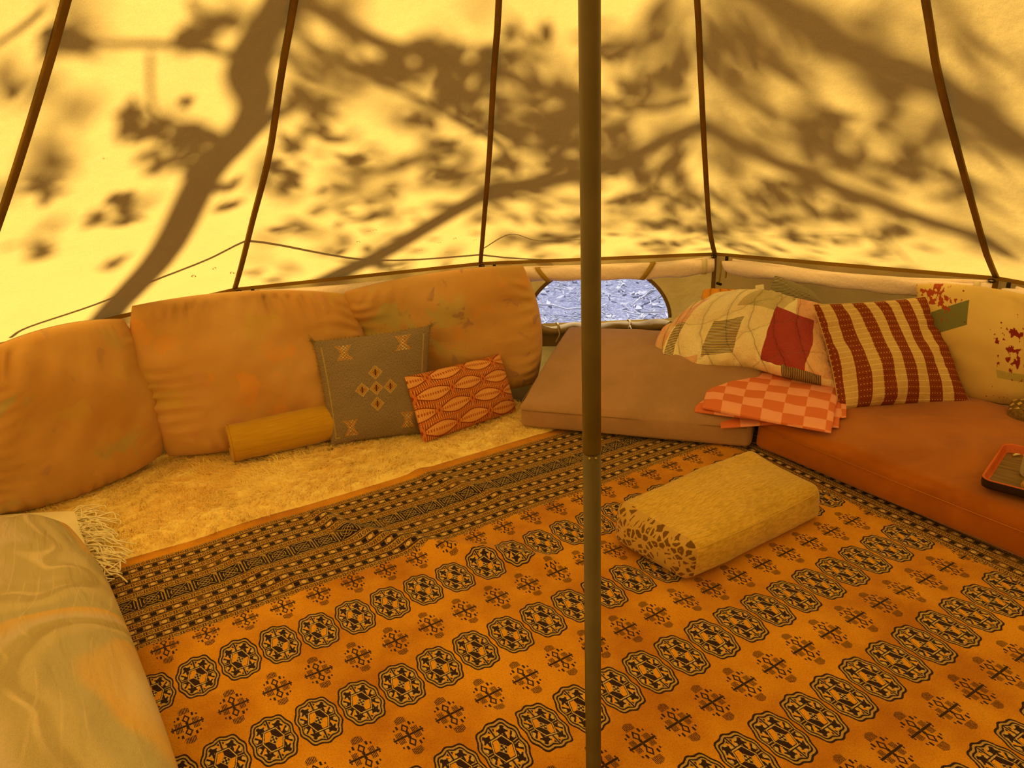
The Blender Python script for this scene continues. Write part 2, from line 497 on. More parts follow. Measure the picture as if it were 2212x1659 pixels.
litter = bag.obj('twig_litter', M_STICK, smooth=False); tag(litter, 'bleached twigs and dry leaves scattered on the ground outside', 'litter', kind='stuff')

M_BARK = cloth('bark', (.16, .12, .08), .2, 80)
M_LEAF = cloth('leaf', (.08, .13, .04), .2, 80)
tree = empty('tree', (-3.2, 9.0, -.03)); tag(tree, 'broad tree outside whose branches shade the tent roof', 'tree')
def limb(px, d0, d1, w0, w1, ext0=None):
    """branch whose shadow falls along the given canvas pixels: lies toward the sun from the canvas"""
    P = np.array([at_roof(x, y) for x, y in px]); m = len(P)
    dd = np.linspace(d0, d1, m)
    Q = P+L*dd[:, None]
    if ext0 is not None: Q = np.vstack([Q[0]+unit(Q[0]-Q[1])*ext0, Q[0]+unit(Q[0]-Q[1])*ext0*.5, Q]); w = np.r_[w0*1.4, w0*1.2, np.linspace(w0, w1, m)]
    else: w = np.linspace(w0, w1, m)
    S = smooth_path(Q, 36)
    ws = np.interp(np.linspace(0, 1, len(S)), np.linspace(0, 1, len(w)), w)
    V, Fc = tube(S, ws, 10)
    V += (Noise(len(px))(V, 1.2)*.01)[:, None]
    return mesh_obj('branch', V, Fc, M_BARK, tree)
limb([(262, 645), (330, 560), (395, 440), (450, 345), (520, 285), (552, 215), (528, 130), (575, 55), (610, 0), (640, -80)], 6.0, 6.6, .078, .066, 6.0)
limb([(470, 325), (560, 278), (625, 240), (660, 215)], 6.1, 5.0, .04, .012)
limb([(690, 610), (800, 545), (900, 485), (1050, 415), (1200, 355), (1340, 318), (1500, 305), (1640, 335), (1800, 385), (2000, 470), (2180, 550)], 6.4, 7.4, .055, .034, 3.0)
limb([(1590, -40), (1720, 30), (1880, 105), (2000, 165), (2100, 225), (2230, 310)], 9.5, 9.5, .07, .06)
limb([(600, 60), (690, 90), (790, 125), (880, 160), (950, 210), (1010, 255), (1065, 295), (1100, 330)], 4.6, 4.2, .012, .009)
limb([(590, 0), (700, 10), (800, 40), (900, 60), (1020, 110), (1150, 150), (1280, 190), (1400, 235), (1500, 255)], 5.6, 5.0, .035, .014)
limb([(520, 110), (450, 85), (330, 65), (200, 70), (90, 60)], 4.6, 4.0, .014, .008)
limb([(110, 5), (60, 25), (0, 45), (-40, 60)], 4.0, 4.0, .013, .008)
limb([(305, 75), (305, 190), (330, 225), (380, 250), (440, 290)], 4.2, 4.5, .007, .008)
limb([(500, 30), (430, 0), (400, -30)], 5.6, 5.2, .02, .014)
limb([(1650, 500), (1800, 480), (1900, 500), (1960, 560)], 5.0, 5.0, .006, .005)
bag = Bag()
def leaf_at(px, py, d, s, ang=None, asp=.45):
    p = at_roof(px, py)+L*d
    e1 = unit(np.cross(L, [0, 0, 1.0])); e2 = np.cross(e1, L)
    a = random.uniform(0, 6.28) if ang is None else ang
    e1, e2 = e1*math.cos(a)+e2*math.sin(a), -e1*math.sin(a)+e2*math.cos(a)
    e2 = e2*math.cos(.6)+L*random.uniform(-.6, .6)
    n = 8
    th = np.linspace(0, 2*math.pi, n, endpoint=False)
    V = [p+e1*s*math.cos(t)+e2*s*asp*math.sin(t)+L*.02*math.cos(2*t)*s for t in th]+[p+L*.012*s/.05*.3]
    bag.add(V, [[i, (i+1) % n, n] for i in range(n)])
def clump(px, py, rx, ry, n, d=3.2, s=.032, ang=None):
    for _ in range(int(n*1.5)+1):
        a = random.uniform(0, 6.28); q = math.sqrt(random.random())
        leaf_at(px+rx*q*math.cos(a), py+ry*q*math.sin(a), d*1.55+random.uniform(-.6, 1.4), s*1.25*random.uniform(.7, 1.3), None if ang is None else ang+random.uniform(-.4, .4))
for c in [(390, 193, 10, 10, 2, 2.6, .022), (262, 215, 28, 14, 4, 2.8), (300, 240, 45, 14, 7, 2.8), (285, 262, 40, 10, 4, 3), (405, 262, 45, 20, 8), (445, 272, 25, 18, 4), (410, 325, 35, 28, 12, 3.2), (365, 280, 30, 15, 4), (310, 312, 30, 18, 3, 3.5), (335, 330, 20, 10, 2),
          (95, 400, 28, 18, 5, 3.2), (245, 412, 22, 20, 4, 3), (235, 448, 60, 16, 8, 3.4), (140, 75, 45, 25, 12, 3.0), (115, 80, 30, 10, 6, 3), (655, 198, 30, 10, 3, 3), (672, 225, 45, 22, 8, 3), (690, 278, 40, 14, 4, 3), (628, 308, 18, 14, 3, 2.8), (750, 318, 20, 10, 3, 2.8),
          (615, 370, 28, 12, 4, 3), (630, 400, 28, 14, 3, 3), (890, 215, 10, 10, 2, 2.6), (945, 280, 25, 12, 3, 3), (980, 355, 30, 12, 4, 3), (625, 498, 32, 10, 3, 3.4), (490, 400, 40, 14, 4, 3.6), (490, 450, 30, 12, 3, 3.6), (410, 45, 40, 25, 8, 3.4), (400, 55, 25, 10, 5, 3.2), (15, 165, 10, 25, 3, 3),
          (60, 530, 60, 18, 4, 4), (220, 555, 50, 12, 3, 4), (790, 330, 60, 40, 3, 4.5), (750, 420, 70, 40, 7, 4.2), (800, 450, 60, 20, 5, 4), (560, 90, 50, 70, 12, 4.8),
          (820, 100, 70, 25, 22, 3.8), (900, 60, 80, 40, 16, 4), (950, 90, 60, 45, 14, 3.6), (1000, 130, 60, 45, 14, 3.6), (960, 170, 40, 30, 9, 3.4), (1050, 100, 50, 50, 10, 4), (700, 130, 60, 60, 10, 5), (1040, 215, 55, 55, 12, 3.6),
          (1130, 20, 50, 25, 6, 3.4), (1190, 200, 60, 35, 12, 3.2), (1110, 260, 45, 30, 9, 3.2), (1170, 250, 40, 40, 7, 3.2), (1230, 300, 50, 30, 8, 3.6), (1340, 100, 45, 14, 6, 3.0, .032, .4), (1460, 180, 45, 22, 9, 2.8, .03, 2.6), (1370, 180, 40, 30, 8, 3.2), (1330, 265, 30, 18, 5, 3.2),
          (1590, 135, 60, 12, 6, 2.8, .03, 2.6), (1570, 180, 35, 14, 4, 2.8, .03, 2.6), (1770, 275, 60, 25, 12, 3.6, .03, 2.7), (1730, 305, 30, 16, 5, 3.4, .03, 2.7), (1840, 330, 60, 20, 8, 3.8, .03, 2.6), (1960, 350, 50, 20, 6, 3.8, .03, 2.6), (1090, 330, 40, 20, 7, 3.4), (1200, 330, 40, 20, 6, 3.2), (1070, 400, 40, 14, 4, 3),
          (1400, 345, 90, 30, 20, 3.8), (1440, 400, 60, 25, 9, 3.8), (1350, 410, 40, 15, 5, 3.4), (1250, 460, 20, 8, 3, 3), (1480, 435, 60, 12, 9, 3.2, .03, 3.0), (1420, 470, 60, 14, 7, 3.6, .03, 3.0), (1600, 420, 80, 20, 10, 3.8, .03, 2.7), (1700, 400, 70, 20, 10, 3.8, .03, 2.7), (1780, 440, 70, 18, 9, 3.8, .03, 2.7), (1900, 490, 60, 12, 9, 3.4, .03, 2.7), (1640, 460, 70, 14, 7, 3.8, .03, 2.8), (1550, 500, 90, 14, 7, 3.8, .03, 2.9), (1760, 500, 90, 16, 7, 4, .03, 2.8), (1450, 520, 70, 10, 5, 3.6, .03, 3), (2060, 420, 60, 20, 5, 4.4, .03, 2.6), (1170, 500, 60, 14, 4, 4), (900, 320, 80, 40, 4, 4.6), (850, 560, 50, 10, 4, 4), (560, 600, 60, 8, 3, 4), (1130, 440, 60, 30, 6, 4.2), (1620, 540, 80, 10, 4, 4, .03, 3), (1250, 220, 60, 60, 10, 4)]:
    clump(*c)
for _ in range(260):       # the rest of the canopy, spread loosely
    leaf_at(random.uniform(600, 2150), random.uniform(20, 560), random.uniform(5.0, 8.5), random.uniform(.03, .05))
for _ in range(330):       # high, far foliage: only a soft mottling reaches the canvas
    leaf_at(random.gauss(1250, 520), random.gauss(330, 170), random.uniform(8.5, 14), random.uniform(.05, .085))
fol = bag.obj('foliage', M_LEAF, tree, smooth=False); fol['kind'] = 'stuff'

M_ROPE = cloth('guy_rope', (.5, .42, .3), .1)
rope = [at_roof(x, y)+L*d for x, y, d in ((20, 725, .5), (60, 700, .5), (200, 650, .5), (330, 600, .5), (450, 570, .5), (575, 540, .5), (800, 548, .5), (1040, 545, .5), (1200, 550, .45))]
V, Fc = tube(smooth_path(rope, 40), .0085, 6)
rp = mesh_obj('guy_rope', V, Fc, M_ROPE); tag(rp, 'thin rope strung outside above the tent eave', 'rope')
rope = [at_roof(x, y)+L*d for x, y, d in ((1040, 533, .3), (1100, 497, .3), (1160, 505, .3), (1260, 500, .3))]
V, Fc = tube(smooth_path(rope, 20), .003, 6)
rp = mesh_obj('guy_rope', V, Fc, M_ROPE); tag(rp, 'short thin cord outside above the half moon window', 'rope')

# ------------------------------------------------------------------ tent pole
def pole_mat():
    o = objco(); x, y, z = xyz(o)
    return mixc(ramp(noise(o, 14, 3), .3, .7), (.105, .068, .009), (.08, .05, .006))
M_POLE = material('olive_painted_metal', pole_mat, .38, spec=.5)
PC = np.array([.1365, 1.232])
pole = empty('tent_pole', (PC[0], PC[1], 0)); tag(pole, 'olive painted metal centre pole standing on the rug', 'tent pole')
def lathe(profile, n=28, cx=0, cy=0):
    V = []
    for r, z in profile:
        a = np.linspace(0, 2*math.pi, n, endpoint=False)
        V.append(np.c_[cx+r*np.cos(a), cy+r*np.sin(a), np.full(n, z)])
    V = np.concatenate(V); m = len(profile)
    Fc = [[k*n+i, k*n+(i+1) % n, (k+1)*n+(i+1) % n, (k+1)*n+i] for k in range(m-1) for i in range(n)]
    Fc.append(list(range(n))[::-1]); Fc.append([(m-1)*n+i for i in range(n)])
    return V, Fc
pd = .01655
_r = ray(1277, 975); JZ = H+_r[2]/np.hypot(_r[0], _r[1])*np.hypot(*PC)
V, Fc = lathe([(pd*1.25, .012), (pd*1.25, .03), (pd*.97, .034), (pd*.97, JZ-.004), (pd*.9, JZ-.004), (pd*.9, JZ)], 28, *PC); mesh_obj('lower_tube', V, Fc, M_POLE, pole)
V, Fc = lathe([(pd*.93, JZ-.002), (pd*1.0, JZ+.0015), (pd, JZ+.01), (pd, 2.84)], 28, *PC); mesh_obj('upper_tube', V, Fc, M_POLE, pole)
for a in (250, 290):
    p = [PC[0]+pd*math.cos(math.radians(a)), PC[1]+pd*math.sin(math.radians(a)), JZ-.006]
    V, Fc = lathe([(.0005, -.002), (.002, -.001), (.002, .001), (.0005, .002)], 8); mesh_obj('spring_button', V+p, Fc, cloth('worn_metal', (.6, .5, .25)), pole)

# ------------------------------------------------------------------ rolled insect nets under the eave
def net_mat():
    o = objco(); w = noise(o, 420, 2)
    return [mixc(ramp(w, .35, .7), (.97, .86, .95), (.86, .74, .78)), noise(o, 60, 3), .004]
M_NET = material('rolled_net', net_mat)
M_STRAP = cloth('cream_strap', (.85, .78, .58), .08)
M_GOLD = cloth('gold_webbing', (.52, .36, .07), .12, 700)
net_labels = {0: 'rolled pale net above the leftmost tie-dyed cushion', 1: 'rolled pale net strip above the middle tie-dyed cushion', 2: 'rolled pale net strip with diagonal straps over the half moon window', 3: 'rolled pale net strip above the patchwork quilt', 4: 'rolled pale net strip at far right over the paint splattered cushion'}
for k in range(5):
    A, B = joint(k, EAVE-.028, .978), joint(k+1, EAVE-.028, .978)
    n = 70; q = np.linspace(0, 1, n)
    off = .045/np.linalg.norm(B-A)
    qq = np.clip(off+q*(1-.3*off), 0, 1)
    P = A[None]*(1-qq[:, None])+B[None]*qq[:, None]
    inward = unit(np.r_[C, 0]-np.r_[(A+B)[:2]/2, 0])
    ends = np.clip(np.minimum(q, 1-q)/.07, 0, 1); ends = np.sqrt(np.sin(ends*math.pi/2))
    P[:, 2] -= .006+.016*np.sin(q*math.pi)+.014*ends
    rz = .008+.026*ends+.003*np.sin(q*37+k); rh = .008+.016*ends
    root = empty('insect_net_roll', P[n//2]); tag(root, net_labels[k], 'net roll', 'rolled nets under the eave')
    al = unit(B-A); m = 18; ang = np.linspace(0, 2*math.pi, m, endpoint=False)
    V = []
    for i in range(n):
        lum = 1+.10*np.sin(ang*3+i*.11)+.08*np.sin(ang*2-i*.07+k)
        V.append(P[i]+inward*(rh[i]+np.cos(ang)*rh[i]*lum)[:, None]+np.array([0, 0, 1.0])*(np.sin(ang)*rz[i]*lum)[:, None])
    V = np.concatenate(V)
    Fc = [[i*m+j, i*m+(j+1) % m, (i+1)*m+(j+1) % m, (i+1)*m+j] for i in range(n-1) for j in range(m)]
    Fc += [list(range(m)), [(n-1)*m+j for j in range(m)][::-1]]
    mesh_obj('roll', V, Fc, M_NET, root)
    # second slack fold above the roll
    P2 = P[3:-3]+inward*.006+np.array([0, 0, .03]); V, Fc = tube(P2, .009, 8)
    V[:, 2] += Noise(20+k)(V, 2)*.004
    mesh_obj('slack_fold', V, Fc, M_NET, root)
    def band(i, lean, mat, w, name):
        c0 = P[i]+inward*rh[i]; pts = []
        for a in np.linspace(-1.2, 4.3, 22):
            pts.append(c0+inward*math.cos(a)*(rh[i]*1.12+.002)+np.array([0, 0, math.sin(a)*(rz[i]*1.12+.002)])+al*lean*math.sin(a))
        V, Fc = ribbon(np.array(pts), al, w, .002); mesh_obj(name, V, Fc, mat, root)
    band(n-6, 0, M_STRAP, .022, 'strap')
    if k == 2:
        band(16, -.03, M_GOLD, .022, 'diagonal_strap'); band(47, .03, M_GOLD, .022, 'diagonal_strap')
# toggles at the joints
for k in (1, 2, 3, 4):
    j = joint(k, EAVE-.012, .974); sd = np.array([math.cos(math.radians(ANG[k])), -math.sin(math.radians(ANG[k])), 0])
    inward = unit(np.r_[C, 0]-np.r_[j[:2], 0])
    nm = {1: 'below the left roof seam', 2: 'below the roof seam left of the window', 3: 'at the corner right of the window', 4: 'beside the paint splattered cushion'}[k]
    rt = empty('toggle', j+sd*.06); tag(rt, 'black plastic toggle with webbing loop '+nm, 'toggle', 'black toggles along the eave')
    c0 = j+sd*.062+inward*.012
    V, Fc = tube([c0+[0, 0, -.024], c0+[0, 0, -.02], c0+[0, 0, .008], c0+[0, 0, .012]], [.005, .008, .008, .005], 10); mesh_obj('barrel', V, Fc, M_BLACK, rt)
    lp = smooth_path([c0+inward*.007+[0, 0, -.01], c0+inward*.012+[0, 0, -.04], c0+inward*.010+[0, 0, -.085], c0+inward*.004+[0, 0, -.09], c0+[0, 0, -.05], c0+inward*-.002+[0, 0, -.015]], 22)
    V, Fc = ribbon(lp, sd, .009, .002); mesh_obj('webbing_loop', V, Fc, M_GOLD, rt)
    # ring hook at the end of the roof seam
    cr = j+inward*.004+np.array([0, 0, .008])
    rg = [cr+sd*.013*math.cos(a)+inward*.004+np.array([0, 0, .006*math.sin(a)]) for a in np.linspace(-2.6, 3.0, 14)]
    V, Fc = tube(rg, .003, 6); mesh_obj('hook', V, Fc, M_BLACK, rt)
# second hanging toggle at the right window corner
_p0 = at_plane(1556, 600, joint(3, 0, .985), unit(np.r_[joint(3)[:2]-C, 0])); _p1 = at_plane(1553, 613, joint(3, 0, .975), unit(np.r_[joint(3)[:2]-C, 0]))
rt = empty('toggle', _p1); tag(rt, 'black toggle hanging on a loose tape below the window corner', 'toggle', 'black toggles along the eave')
sd = unit(np.array([math.cos(math.radians(20)), -math.sin(math.radians(20)), 0]))
V, Fc = tube([_p1-sd*.014+[0, 0, .004], _p1-sd*.011+[0, 0, .003], _p1+sd*.011+[0, 0, -.003], _p1+sd*.014+[0, 0, -.004]], [.003, .0065, .0065, .003], 10); mesh_obj('barrel', V, Fc, M_BLACK, rt)
V, Fc = ribbon([_p1+[0, 0, .005], _p0+[0, 0, .03], _p0+[0, 0, .08]], sd, .009, .002); mesh_obj('webbing_loop', V, Fc, M_GOLD, rt)
V, Fc = tube(smooth_path([_p1+[0, 0, -.005], _p1-sd*.008+[0, 0, -.02], _p1-sd*.02+[0, 0, -.035]], 8), .0016, 5); mesh_obj('cord', V, Fc, M_STRAP, rt)
# ------------------------------------------------------------------ soft shapes
def coons(edges, n, m):
    """edges: bottom(u) left->right, top(u) left->right, left(v) bottom->top, right(v) bottom->top, as point lists"""
    u = .5-.5*np.cos(np.pi*np.linspace(0, 1, n)); v = .5-.5*np.cos(np.pi*np.linspace(0, 1, m))
    def sample(pts, q):
        pts = np.asarray(pts, float)
        if len(pts) > 2: pts = smooth_path(pts, 60)
        s = np.r_[0, np.cumsum(np.linalg.norm(np.diff(pts, axis=0), axis=1))]; s /= s[-1]
        return np.stack([np.interp(q, s, pts[:, i]) for i in range(3)], -1)
    b, t, l, r = sample(edges[0], u), sample(edges[1], u), sample(edges[2], v), sample(edges[3], v)
    U, Vv = u[:, None, None], v[None, :, None]
    P = (1-Vv)*b[:, None]+Vv*t[:, None]+(1-U)*l[None]+U*r[None]-((1-U)*(1-Vv)*b[0]+U*(1-Vv)*b[-1]+(1-U)*Vv*t[0]+U*Vv*t[-1])
    return u, v, P
def pillow(name, edges, thick, mat, parent=None, back=.5, rnd=.12, bow=(0, 0), q=.42, n=84, m=72, wrinkle=.004, wf=7.0, pucker=.004, pk=26.0, seed=1, extra=None, sag=0.0, toward=None):
    """puffed cushion spanned by four edges; front side faces the camera (or `toward`)"""
    if len(edges) == 4 and np.ndim(edges[0]) == 1:
        BL, BR, TR, TL = [np.array(e) for e in edges]
        edges = [[BL, BR], [TL, TR], [BL, TL], [BR, TR]]
    u, v, P = coons(edges, n, m)
    du = P[-1, m//2]-P[0, m//2]; dv = P[n//2, -1]-P[n//2, 0]
    W, Hh = np.linalg.norm(du), np.linalg.norm(dv)
    N = unit(np.cross(du, dv))
    ctr = P.reshape(-1, 3).mean(0)
    tw = EYE-ctr if toward is None else np.array(toward, float)
    if N@tw < 0: N = -N
    U, Vv = np.meshgrid(u, v, indexing='ij')
    a, b = 2*U-1, 2*Vv-1
    # rounded corners, hollow or swelling sides
    a2 = a*np.sqrt(np.maximum(0, 1-rnd*b*b/2))*(1-bow[0]*(1-b*b)); b2 = b*np.sqrt(np.maximum(0, 1-rnd*a*a/2))*(1-bow[1]*(1-a*a))
    P = P+((a2-a)/2)[..., None]*du+((b2-b)/2)[..., None]*dv
    env = np.maximum(0, (1-a*a)*(1-b*b))
    h = thick*env**q
    if sag: h = h*(1-sag*b)            # fuller towards the bottom
    nz1, nz2 = Noise(seed), Noise(seed+50)
    uvm = np.stack([U*W, Vv*Hh, np.zeros_like(U)], -1)
    wr = nz1(uvm*[1, 1.3, 1], wf*.35)*wrinkle*1.6+nz2(uvm, wf)*wrinkle*.6
    edge_d = np.minimum(1-np.abs(a), 1-np.abs(b))
    ph = nz2(uvm, 2.0)*1.5
    along = np.where(1-np.abs(a) < 1-np.abs(b), Vv*Hh, U*W)
    pkz = pucker*np.exp(-np.maximum(0, edge_d-.05)/.17)*np.clip(edge_d/.1, 0, 1)*np.sin(along*pk*2*math.pi*.75+ph*2.2+nz1(uvm, 3.0)*1.4)*np.clip(.45+.75*nz1(uvm, 1.7), 0, 1.3)
    wr = (wr+pkz)*np.clip(env*6, 0, 1)
    Fr = P+N*(h*(1-back)+wr)[..., None]
    Bk = P-N*(h*back)[..., None]
    V = np.concatenate([Fr.reshape(-1, 3), Bk.reshape(-1, 3)])
    f1 = grid_faces(n, m); f2 = grid_faces(n, m, n*m, True)
    if np.cross(P[1, m//2]-P[0, m//2], P[n//2, 1]-P[n//2, 0])@N < 0: f1, f2 = [x[::-1] for x in f1], [x[::-1] for x in f2]
    # weld rims
    idx = np.arange(2*n*m)
    ii, jj = np.meshgrid(np.arange(n), np.arange(m), indexing='ij')
    rim = ((ii == 0) | (ii == n-1) | (jj == 0) | (jj == m-1)).ravel()
    idx[n*m:][rim] = np.arange(n*m)[rim]
    used = np.unique(idx); remap = -np.ones(2*n*m, int); remap[used] = np.arange(len(used))
    Fc = [[int(remap[idx[i]]) for i in f] for f in f1+f2]
    UV = np.concatenate([np.stack([U*W, Vv*Hh, np.zeros_like(U)], -1).reshape(-1, 3), np.stack([U*W, Vv*Hh, np.ones_like(U)], -1).reshape(-1, 3)])
    o = mesh_obj(name, V[used], Fc, mat, parent, uv=UV[used])
    rim_path = np.concatenate([P[:, 0], P[-1, 1:], P[::-1, -1][1:], P[0, ::-1][1:-1]])
    return o, dict(W=W, H=Hh, N=N, front=Fr, P=P, rim=rim_path, u=u, v=v)
def rim_cord(name, rim, r, mat, parent, n=6):
    P = np.vstack([rim, rim[:1]])
    V, Fc = tube(P, r, n, False); return mesh_obj(name, V, Fc, mat, parent)
def softbox(name, c8, r, mat, parent=None, crown=.01, n=26, wrinkle=.003, seed=1, wf=3.0, sidebulge=.006, end_mat=None):
    """rounded block; c8 = bottom FL,FR,BR,BL then top FL,FR,BR,BL"""
    c8 = np.array(c8, float)
    D = np.array([(np.linalg.norm(c8[1]-c8[0])+np.linalg.norm(c8[2]-c8[3]))/2, (np.linalg.norm(c8[3]-c8[0])+np.linalg.norm(c8[2]-c8[1]))/2, np.linalg.norm(c8[4:]-c8[:4], axis=1).mean()])
    r = min(r, D.min()*.49)
    pts, faces, key = [], [], {}
    def axis(d, k):
        e = np.linspace(0, 1, 6)*r
        return np.unique(np.round(np.r_[-d/2+e, np.linspace(-d/2+r, d/2-r, k), d/2-e], 6))
    ax = [axis(D[0], n), axis(D[1], n), axis(D[2], 5)]
    def vid(p):
        k = tuple(np.round(p, 5))
        if k not in key: key[k] = len(pts); pts.append(p)
        return key[k]
    for d in range(3):
        o1, o2 = [(1, 2), (2, 0), (0, 1)][d]
        for s in (-1, 1):
            for i in range(len(ax[o1])-1):
                for j in range(len(ax[o2])-1):
                    q = []
                    for di, dj in ((0, 0), (1, 0), (1, 1), (0, 1)):
                        p = np.zeros(3); p[d] = s*D[d]/2; p[o1] = ax[o1][i+di]; p[o2] = ax[o2][j+dj]; q.append(vid(p))
                    faces.append(q if s > 0 else q[::-1])
    p = np.array(pts)
    inner = np.clip(p, -D/2+r, D/2-r); dd = p-inner; ln = np.linalg.norm(dd, axis=1)
    nrm = dd/np.maximum(ln, 1e-9)[:, None]
    p2 = inner+nrm*np.minimum(r, np.maximum(ln, 1e-9))[:, None]
    p2 = np.where((ln > 1e-9)[:, None], inner+nrm*r, p)
    f = p/(D/2)
    p2[:, 2] += crown*(1-f[:, 0]**2)*(1-f[:, 1]**2)*np.where(f[:, 2] > 0, 1, 0)
    p2[:, 0] += sidebulge*np.sign(f[:, 0])*(np.abs(f[:, 0]) > .98)*(1-f[:, 1]**2)*(1-f[:, 2]**2)
    p2[:, 1] += sidebulge*np.sign(f[:, 1])*(np.abs(f[:, 1]) > .98)*(1-f[:, 0]**2)*(1-f[:, 2]**2)
    wv = Noise(seed)(p2, wf)*wrinkle+Noise(seed+9)(p2, wf*3)*wrinkle*.3
    p2 += nrm*(wv*np.where(p2[:, 2] < -D[2]*.35, .2, 1))[:, None]
    t = p2/D+.5
    def tri(t):
        x, y, z = t[:, 0:1], t[:, 1:2], t[:, 2:3]
        lo = (1-x)*(1-y)*c8[0]+x*(1-y)*c8[1]+x*y*c8[2]+(1-x)*y*c8[3]
        hi = (1-x)*(1-y)*c8[4]+x*(1-y)*c8[5]+x*y*c8[6]+(1-x)*y*c8[7]
        return lo*(1-z)+hi*z
    if end_mat is not None:
        fm = np.array([p[q][:, 0].max() for q in faces]); zc = np.array([p2[q][:, 2].mean() for q in faces]); yc = np.array([np.abs(p2[q][:, 1]).max() for q in faces])
        en = (fm < -D[0]/2+r*.9)
        W3 = tri(t)
        sel = [f for f, e in zip(faces, en) if e]; faces = [f for f, e in zip(faces, en) if not e]
        us = np.unique(np.array(sel)); mp = {int(a): i for i, a in enumerate(us)}
        mesh_obj('end_panel', W3[us], [[mp[int(i)] for i in f] for f in sel], end_mat, parent, uv=p2[us])['label'] = 'leopard print end panel'
    o = mesh_obj(name, tri(t), faces, mat, parent, uv=p2)
    def line(pl): return tri(np.array(pl)/D+.5)
    return o, D, line

# ------------------------------------------------------------------ rug
RA = math.radians(30.8); E1 = np.array([math.cos(RA), math.sin(RA)]); E2 = np.array([math.sin(RA), -math.cos(RA)])
RT0 = 2.515
def rug_xy(s, t): return np.stack([E1[0]*s+E2[0]*(t-RT0), E1[1]*s+E2[1]*(t-RT0)], -1)
def rug_st(p): return p[0]*E1[0]+p[1]*E1[1], p[0]*E2[0]+p[1]*E2[1]+RT0
FIELD = (.72, .34, .018); DARK = (.030, .014, .016); CREAM = (.60, .44, .19); TANC = (.42, .26, .08)
def rug_build():
    a = attr(); s, t, _ = xyz(a.outputs['Vector'])
    o = a.outputs['Vector']
    # pile wear
    n1, n2, n3 = noise(o, 3.2, 4, .6), noise(o, 240, 2), noise(o, 9, 3)
    base = mixc(ramp(n1, .3, .72), FIELD, (.44, .165, .012))
    base = mixc(ramp(n3, .5, .75)*.5, base, (.66, .33, .035))
    jit = (noise(o, 330, 1)-.5)*.0022
    s = s+jit; t = t+jit
    # --- medallions
    ps, pt = .1085, .325
    x = (((s-.200)/ps+.5).fract()-.5)*(ps/.0515); y = (((t-.692)/pt+.5).fract()-.5)*(pt/.079)
    ax, ay = x.abs(), y.abs()
    rr = (ax.pow(2.6)+ay.pow(2.6)).pow(1/2.6)
    lob = X.op('ARCTAN2', y, x)
    rr = rr+((lob*10.0).cos()*.035)+((lob*2.0).cos()*.01)
    inside = rr < 1.0
    col = base
    OLV = (.46, .31, .11)
    med = mixc(rr < .93, DARK, OLV)
    med = mixc(rr < .86, med, DARK)
    scroll = (ax*17.0+(ay*11.0).sin()*2.2).sin()+(ay*19.0+(ax*12.0).sin()*2.2).cos()
    inner = mixc(scroll > .25, DARK, CREAM)
    inner = mixc((scroll > .25) & (scroll < .55), inner, OLV)
    inner = mixc(((ax*8.0-ay*9.0).sin() > .86), inner, FIELD)
    med = mixc(rr < .80, med, inner)
    med = mixc((rr < .80) & (rr > .755), med, OLV)
    lnx = (xmin(ax, ay*1.2) < .075) & (rr < .82); med = mixc(lnx, med, OLV); med = mixc((xmin(ax, ay*1.2) < .035) & (rr < .82), med, DARK)
    hexd = xmax(ax*.92+ay*.45, ay*1.02)
    med = mixc(hexd < .50, med, DARK); med = mixc(hexd < .46, med, CREAM); med = mixc(hexd < .415, med, DARK)
    med = mixc((hexd < .385) & ((x*y) > 0.0), med, FIELD)
    ros = ax*1.05+ay*1.0
    med = mixc(ros < .235, med, DARK)
    dots = ((((ax-.06).abs() < .036) & ((ay-.055).abs() < .036)) | ((ros < .225) & (ros > .185)))
    med = mixc(dots, med, CREAM)
    col = mixc(inside & (t > .5), col, med)
    # --- crosses between
    x = (((s-.200)/ps).fract()-.5)*(ps/.038); y = (((t-.692)/pt).fract()-.5)*(pt/.066)
    ax, ay = x.abs(), y.abs()
    hx = ((s*300.0).fract() < .62); hy = ((s*300.0+t*160.0).fract() < .5)
    lozd = (ax*2.6+((ay-.36).abs())*2.6)
    m = ((lozd < .66) & (lozd > .36))
    m = m | ((ax < .34) & ((ay-.82).abs() < .17) & (ax*.35+ay < 1.02) & hx)
    m = m | ((ay < .05) & (ax < .98) & (ax > .06)) | ((ax-ay*.4 < .05) & (ay < .16) & (ax < .2))
    m = m | (((ax-.52).abs() < .20) & ((ay-.17).abs() < .115) & hx)
    m = m | (((ax-.42).abs() < .07) & ((ay-.52).abs() < .09)) | (((ax-.88).abs() < .05) & ((ay-.10).abs() < .04))
    m = m | (((ax-.66).abs() < .05) & ((ay-.45).abs() < .05))
    col = mixc(m & (t > .49), col, (.035, .018, .012))
    # --- border
    SR = 2.19
    isr = s > SR
    T = t+(isr*((.5-(s-SR))-t)); S = s+isr*(t-s)
    wav = ((S*(1/.054)).fract()-.5).abs()*.02
    inb = ((T < .497-wav*.7)) & (T > .024)
    tt = (T-.26).abs(); qd = tt-.0375
    per = .0567
    mm = (qd/per).fract()*per
    isch = mm < .03
    # chain band
    yc = (mm-.015)*(1/.015); yca = yc.abs()
    fx = ((S*(1/.030)).fract()-.5)*2; fxa = fx.abs()
    dm = fxa*1.1+yca*.95
    ch = ((dm > .38) & (dm < .60)) | ((dm < .14)) | (((fxa-.78).abs()-yca*.25).abs() < .07) & (yca < .55)
    chl = (yca > .80) & ((yca > .93) | ((S*180.0).fract() < .5))
    cband = mixc(noise(o, 30, 2) > .52, (.44, .235, .035), (.46, .28, .07))
    cband = mixc((ch & (yca < .7)) | chl, cband, DARK)
    # dot band
    yd = ((mm-.04335)*(1/.01335)); yda = yd.abs()
    cell = (S*(1/.044)).fract(); 
    f1 = (cell*2).fract(); fd = (f1-.5).abs()*2
